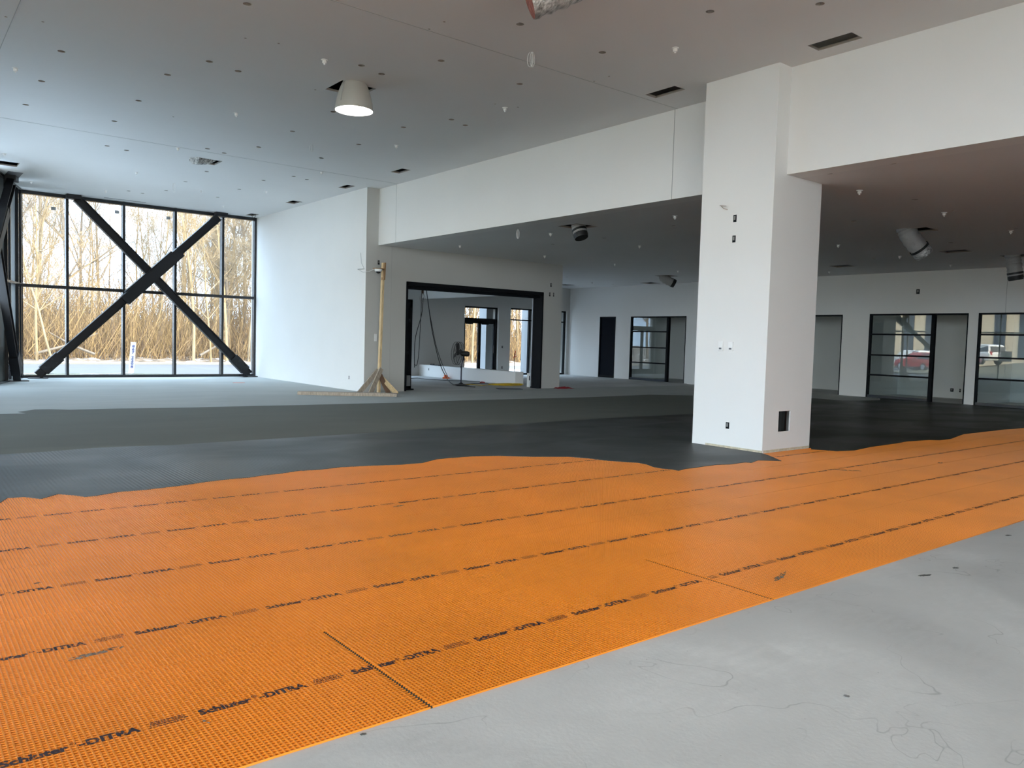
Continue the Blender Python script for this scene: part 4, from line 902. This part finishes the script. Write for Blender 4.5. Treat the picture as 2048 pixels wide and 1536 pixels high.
# trees
BARK = [mat('pale_bark', (.150, .125, .085), .9, var=.25, vscale=4, stretch=(1, 1, .3)), mat('grey_bark', (.085, .075, .065), .9, var=.3, vscale=4, stretch=(1, 1, .3)), mat('tan_bark', (.19, .145, .085), .9, var=.25, vscale=4, stretch=(1, 1, .3))]
def tree_mesh(seed, h, r0, lean, m, spread=1.0):
    R = random.Random(seed); mb = MB()
    def branch(p, d, l, r, depth):
        n = 6 if depth == 0 else 4; pts = [p]; rs = [r]; kids = []
        for i in range(n):
            d = (d+Vector((R.uniform(-1, 1), R.uniform(-1, 1), R.uniform(-.3, .5)))*(.07 if depth == 0 else .22)).normalized()
            p = p+d*l/n; pts.append(p); f_ = (i+1)/n; rs.append(max(.004, r*(1-f_*(.72 if depth else .8))))
            if depth < 4 and (depth > 0 or f_ > .2):
                nb = R.choice([2, 2, 3, 3]) if depth < 3 else R.choice([1, 2, 2])
                for _ in range(nb): kids.append((p.copy(), d.copy(), f_, rs[-1]))
        mb.tube(pts, rs, 7 if depth == 0 else (5 if depth == 1 else 3), caps=False)
        for kp, kd, f_, kr in kids:
            a = R.uniform(0, 2*PI); side = kd.orthogonal().normalized(); side = Matrix.Rotation(a, 3, kd) @ side
            nd = (kd*R.uniform(.5, 1.1)+side*R.uniform(.35, .9)*spread+Vector((0, 0, .3))).normalized()
            ll = l*R.uniform(.28, .5)*(1.05-.5*f_ if depth == 0 else .9)
            if ll > .18: branch(kp, nd, ll, kr*R.uniform(.38, .62), depth+1)
    branch(Vector((0, 0, -.3)), Vector((lean, lean*.3, 1)).normalized(), h, r0, 0)
    me = bpy.data.meshes.new('bare_tree'); me.from_pydata(mb.v, [], mb.f); me.materials.append(m); me.polygons.foreach_set('use_smooth', [True]*len(me.polygons)); return me
TM = [tree_mesh(1, 14, .13, .02, BARK[0]), tree_mesh(2, 12, .08, -.06, BARK[2], 1.2), tree_mesh(3, 15, .14, .04, BARK[1], 1.2), tree_mesh(4, 11, .07, .1, BARK[0], 1.5), tree_mesh(5, 13, .09, -.03, BARK[2], 1.1), tree_mesh(6, 9, .06, .2, BARK[2], 1.6), tree_mesh(8, 12, .15, 0, BARK[1], 1.4)]
kinds = ['bare tree with pale straight trunk', 'slender tan bare tree', 'tall grey-barked bare tree', 'thin pale bare tree with wide twigs', 'tan bare tree with upright branches', 'low leaning tan sapling', 'stout grey bare tree']
rr = random.Random(21)
spots = []
for k_ in range(290):
    for _ in range(30):
        y = 44.5+rr.random()**1.3*34
        ang_ = rr.uniform(.07, .90); x = y*math.tan(ang_) if rr.random() < .93 else rr.uniform(-25, 5)
        # thinner wood to the far left
        if ang_ < .27 and rr.random() < .72: continue
        if all((x-a)**2+(y-b)**2 > 1.0 for a, b in spots): spots.append((x, y)); break
for x, y in spots:
    i = rr.randrange(7); o = bpy.data.objects.new('bare_tree', TM[i]); COL.objects.link(o); s_ = rr.uniform(.75, 1.15); left = x < y*.25
    o.location = (x, y, hz(x, y)-.05); o.rotation_euler = (0, 0, rr.uniform(0, 6.28)); o.scale = (s_, s_, s_)
    reg = 'left wood' if x < y*.19 else ('wood facing the tall window' if x < y*.42 else 'wood behind the rear doors')
    near = 'edge' if y < 50 else 'depths'
    tag(o, '%s, %s of the %s' % (kinds[i], near, reg), 'tree', 'bare trees of the wood')
# brush
mb = MB(); rr = random.Random(4)
for k_ in range(40000):
    y = 46.5+rr.random()**1.2*36; x = y*math.tan(rr.uniform(.03, .92)); z = hz(x, y)-.05; h_ = rr.uniform(.4, 2.6)*(1 if rr.random() < .5 else 2.4)
    a = rr.uniform(0, 6.28); l_ = rr.uniform(0, .9); p = Vector((x, y, z)); d_ = Vector((math.cos(a)*l_, math.sin(a)*l_, 1)); q_ = p+d_*h_*.5; q2 = q_+(d_+Vector((rr.uniform(-.5, .5), rr.uniform(-.5, .5), 0)))*h_*.5
    mb.tube([p, q_, q2], [.014, .010, .004], 3, caps=False)
mb.mi = [(0, 0, 1, 2, 1)[(i_//6) % 5] for i_ in range(len(mb.f))]
tag(mb.build('underbrush', [mat('dry_twigs', (.13, .086, .045), .95), mat('straw_twigs', (.26, .18, .085), .95), mat('grey_brown_twigs', (.08, .058, .042), .95)], recalc=False), 'dense dry brown underbrush filling the foot of the wood', 'underbrush', kind='stuff')
# fallen logs
for px, py, l, dx in [(70, 718, 'grey fallen log at the left foot of the wood', 3.0), (190, 722, 'fallen branch by the second window bay', -2.0), (400, 724, 'fallen branch by the fourth window bay', 1.8)]:
    c_ = at(px, py, z=.2); c_ = Vector((c_.x*46/c_.y, 46, .15)); tag(MB().tube([c_, c_+Vector((dx*.5, .4, .45)), c_+Vector((dx, .8, 1.1))], [.07, .06, .03], 8).build('fallen_log', BARK[1], smooth=True), l, 'log')
# distant tree belt ground beyond + street side
def hs(x, y):
    d_ = max(0, -(x-front_x(y))-7)       # distance out from the glass front
    base = -.15
    t_ = min(1, max(0, (d_-12)/10)); tgt = -.45+1.25*min(1, max(0, (34-y)/8)); return base+(tgt-base)*t_
grid('street_ground', -95, -1, -50, 80, 60, 60, lambda x, y: hs(x, y)-.02 if x < front_x(y)-.3 else -.3, mat('winter_lawn', (.10, .09, .055), .95, var=.4, vscale=1.2), label='winter grass slope beside the street', cat='ground', kind='structure')
mb = MB()
for (a, b, c_, d_) in [(7, 12, 0, 0)]:
    n = 40
    for i in range(n+1):
        y = -50+120*i/n; xa, xb_ = front_x(y)-a, front_x(y)-b; mb.v += [(xa, y, hs(xa, y)+.03), (xb_, y, hs(xb_, y)+.03)]
    for i in range(n): mb.f.append((2*i, 2*i+2, 2*i+3, 2*i+1)); mb.mi.append(0)
struct(mb.build('street', ASPH, recalc=False), 'street beside the glass front')
mb = MB()
for i in range(41):
    y = -50+120*i/40; xa = front_x(y)-6.6; mb.v += [(xa, y, -.1), (xa-.4, y, -.1)]
for i in range(40): mb.f.append((2*i, 2*i+2, 2*i+3, 2*i+1)); mb.mi.append(0)
struct(mb.build('kerb', CURB, recalc=False), 'kerb of the street beside the glass front')
# striped building across the street
bl = empty('striped_building', (-62, 36, 0), label='beige building with dark vertical window strips across the street', cat='building')
MB().box(-72, -60, -8, 62, -.5, 14).build('facade', mat('beige_precast', (.55, .47, .34), .8, var=.1), bl)
MB().box(-59.99, -59.6, -8, 62, 8.2, 9.2).build('cornice', mat('grey_band', (.4, .4, .38), .7), bl)
for k_ in range(24):
    y = -6+k_*2.8; MB().box(-60.05, -59.92, y, y+1.3, 1.0, 8.0).build('window_strip', mat('dark_strip_glass', (.04, .05, .07), .2), bl)
# vehicles
def car(name, loc, rz, L_, Wd, Ht, paint, label, suv=True):
    root = empty(name, loc, label=label, cat='car'); root.rotation_euler = (0, 0, rz)
    prof = [(-.5, .30), (-.5, .52), (-.485, .60), (-.44, .97), (-.40, 1.0), (.05, 1.0), (.20, .66), (.44, .58), (.49, .50), (.5, .28), (.47, .2), (-.47, .2)] if suv else [(-.5, .32), (-.49, .55), (-.36, .64), (-.22, .98), (.05, 1.0), (.24, .66), (.46, .55), (.5, .3), (.47, .18), (-.47, .18)]
    def body(pr, hw0, hw1, zsplit):
        mb = MB(); n = len(pr); vs = []
        for sg in (-1, 1):
            for x, z in pr:
                hw = hw0 if z < zsplit else hw1; vs.append((x*L_, sg*hw*Wd/2, z*Ht))
        fs = [tuple(range(n)), tuple(reversed(range(n, 2*n)))]+[(i, n+i, n+(i+1) % n, (i+1) % n) for i in range(n)]
        return mb.add(vs, fs)
    def loc_(o): o.parent = root; o.matrix_parent_inverse = Matrix.Identity(4); return o
    b_ = loc_(body(prof, 1, .80, .8).build('car_body', paint, smooth=False)); bv_ = b_.modifiers.new('b', 'BEVEL'); bv_.width = .06; bv_.segments = 3
    GL = mat('car_window_glass', (.03, .035, .04), .08, spec=.8)
    hi, lo = .945, .66
    win = [(-.455, lo), (-.42, hi), (.045, hi), (.165, lo)] if suv else [(-.33, .67), (-.215, .95), (.04, .95), (.2, .67)]
    for sg in (-1, 1):
        mb = MB(); m_ = -.16
        def quad(a, b, c, d):
            vs = []
            for x, z in (a, b, c, d):
                t_ = (z-.66)/.30; hw = (1-.20*max(0, min(1, t_*.9+.12)))
                vs += [(x*L_, sg*(hw*Wd/2+.012), z*Ht), (x*L_, sg*(hw*Wd/2-.02), z*Ht)]
            mb.add(vs, [(0, 2, 4, 6), (1, 7, 5, 3), (0, 1, 3, 2), (2, 3, 5, 4), (4, 5, 7, 6), (6, 7, 1, 0)])
        x2 = -.14; quad(win[0], win[1], (x2, hi), (x2, lo)); quad((x2+.02, lo), (x2+.02, hi), win[2], win[3])
        loc_(mb.build('side_window', GL))
    mb = MB(); y_ = Wd/2*.74
    mb.add([(.20*L_, -y_, .69*Ht), (.20*L_, y_, .69*Ht), (.065*L_, y_*.97, .965*Ht), (.065*L_, -y_*.97, .965*Ht), (.215*L_, -y_, .70*Ht), (.215*L_, y_, .70*Ht), (.08*L_, y_*.97, .975*Ht), (.08*L_, -y_*.97, .975*Ht)], [(0,1,2,3),(4,7,6,5),(0,4,5,1),(1,5,6,2),(2,6,7,3),(3,7,4,0)]); loc_(mb.build('windscreen', GL))
    mb = MB(); mb.box(-.49*L_, -.455*L_, -y_, y_, .66*Ht, .9*Ht); loc_(mb.build('rear_window', GL))
    for sx in (-.31, .32):
        for sg in (-1, 1):
            mb = MB(); mb.lathe([(0, -.11), (.2, -.11), (.30, -.11), (.36, -.08), (.36, .08), (.30, .11), (.2, .11), (0, .11)], (sx*L_, sg*(Wd/2-.08), .36), 24, 'y'); w_ = loc_(mb.build('wheel', BLKR, smooth=True))
            mb = MB(); mb.lathe([(0, -.125), (.21, -.125), (.23, -.10)] if sg < 0 else [(0, .125), (.21, .125), (.23, .10)], (sx*L_, sg*(Wd/2-.08), .36), 16, 'y'); r_ = mb.build('wheel_rim', mat('alloy', (.55, .55, .57), .3, .8)); r_.parent = w_; r_.matrix_parent_inverse = Matrix.Identity(4)
    for sg in (-1, 1):
        loc_(MB().box(.47*L_, .502*L_, sg*Wd*.36-.16, sg*Wd*.36+.16, .44*Ht, .52*Ht).build('headlight', mat('headlamp', (.8, .8, .8), .1)))
        loc_(MB().box(-.502*L_, -.475*L_, sg*Wd*.40-.09, sg*Wd*.40+.09, .48*Ht, .66*Ht).build('tail_light', mat('tail_red', (.35, .02, .02), .2)))
    loc_(MB().box(.485*L_, .508*L_, -Wd*.3, Wd*.3, .22*Ht, .42*Ht).build('grille', BLKR))
    return root
RED = mat('red_car_paint', (.45, .02, .02), .25, coat=1); WHT = mat('white_car_paint', (.8, .8, .78), .3, coat=1); GRY = mat('silver_car_paint', (.35, .37, .39), .3, .4)
car('red_car', (-22.6, 32.2, hs(-22.6, 32.2)), 2.0, 4.4, 1.85, 1.62, RED, 'red compact sport utility car parked across the street')
car('white_car', (-25.0, 28.6, hs(-25, 27)), 2.0, 4.7, 1.9, 1.72, WHT, 'white sport utility car on the rise across the street')
car('white_car', (-32, 37.5, -.1), 2.0, 4.8, 1.9, 1.75, WHT, 'white car parked behind the red one')
car('silver_car', (-27.5, 34.5, -.3), 2.0, 4.5, 1.8, 1.45, GRY, 'silver car parked between the red and the white cars', False)
# yard sign
ys_ = empty('yard_sign', (-11.5, 21.5, -.1), label='small white yard sign with a green bird-like emblem on a stake', cat='sign')
p = Vector((-11.5, 21.5, 0)); n_ = Vector((.9, -.43, 0)); u_ = Vector((.43, .9, 0))
MB().obox(p+Vector((0, 0, 1.35)), u_*.35, n_*.01, (0, 0, .36)).build('sign_board', mat('white_sign', (.85, .85, .85), .5), ys_)
MB().obox(p+Vector((0, 0, .5)), u_*.012, n_*.012, (0, 0, .6)).build('stake', mat('white_stake', (.8, .8, .8), .5), ys_)
GRN = mat('green_emblem', (.02, .30, .16), .5)
g = MB(); q0 = p+n_*.02+Vector((0, 0, 1.25)); g.tube([q0+u_*.2*math.cos(a)+Vector((0, 0, .12*math.sin(a))) for a in [2*PI*i/20 for i in range(20)]], .022, 5, closed=True)
g.obox(q0+Vector((0, 0, .20)), u_*.05, n_*.005, (0, 0, .12)); g.build('emblem', GRN, ys_)
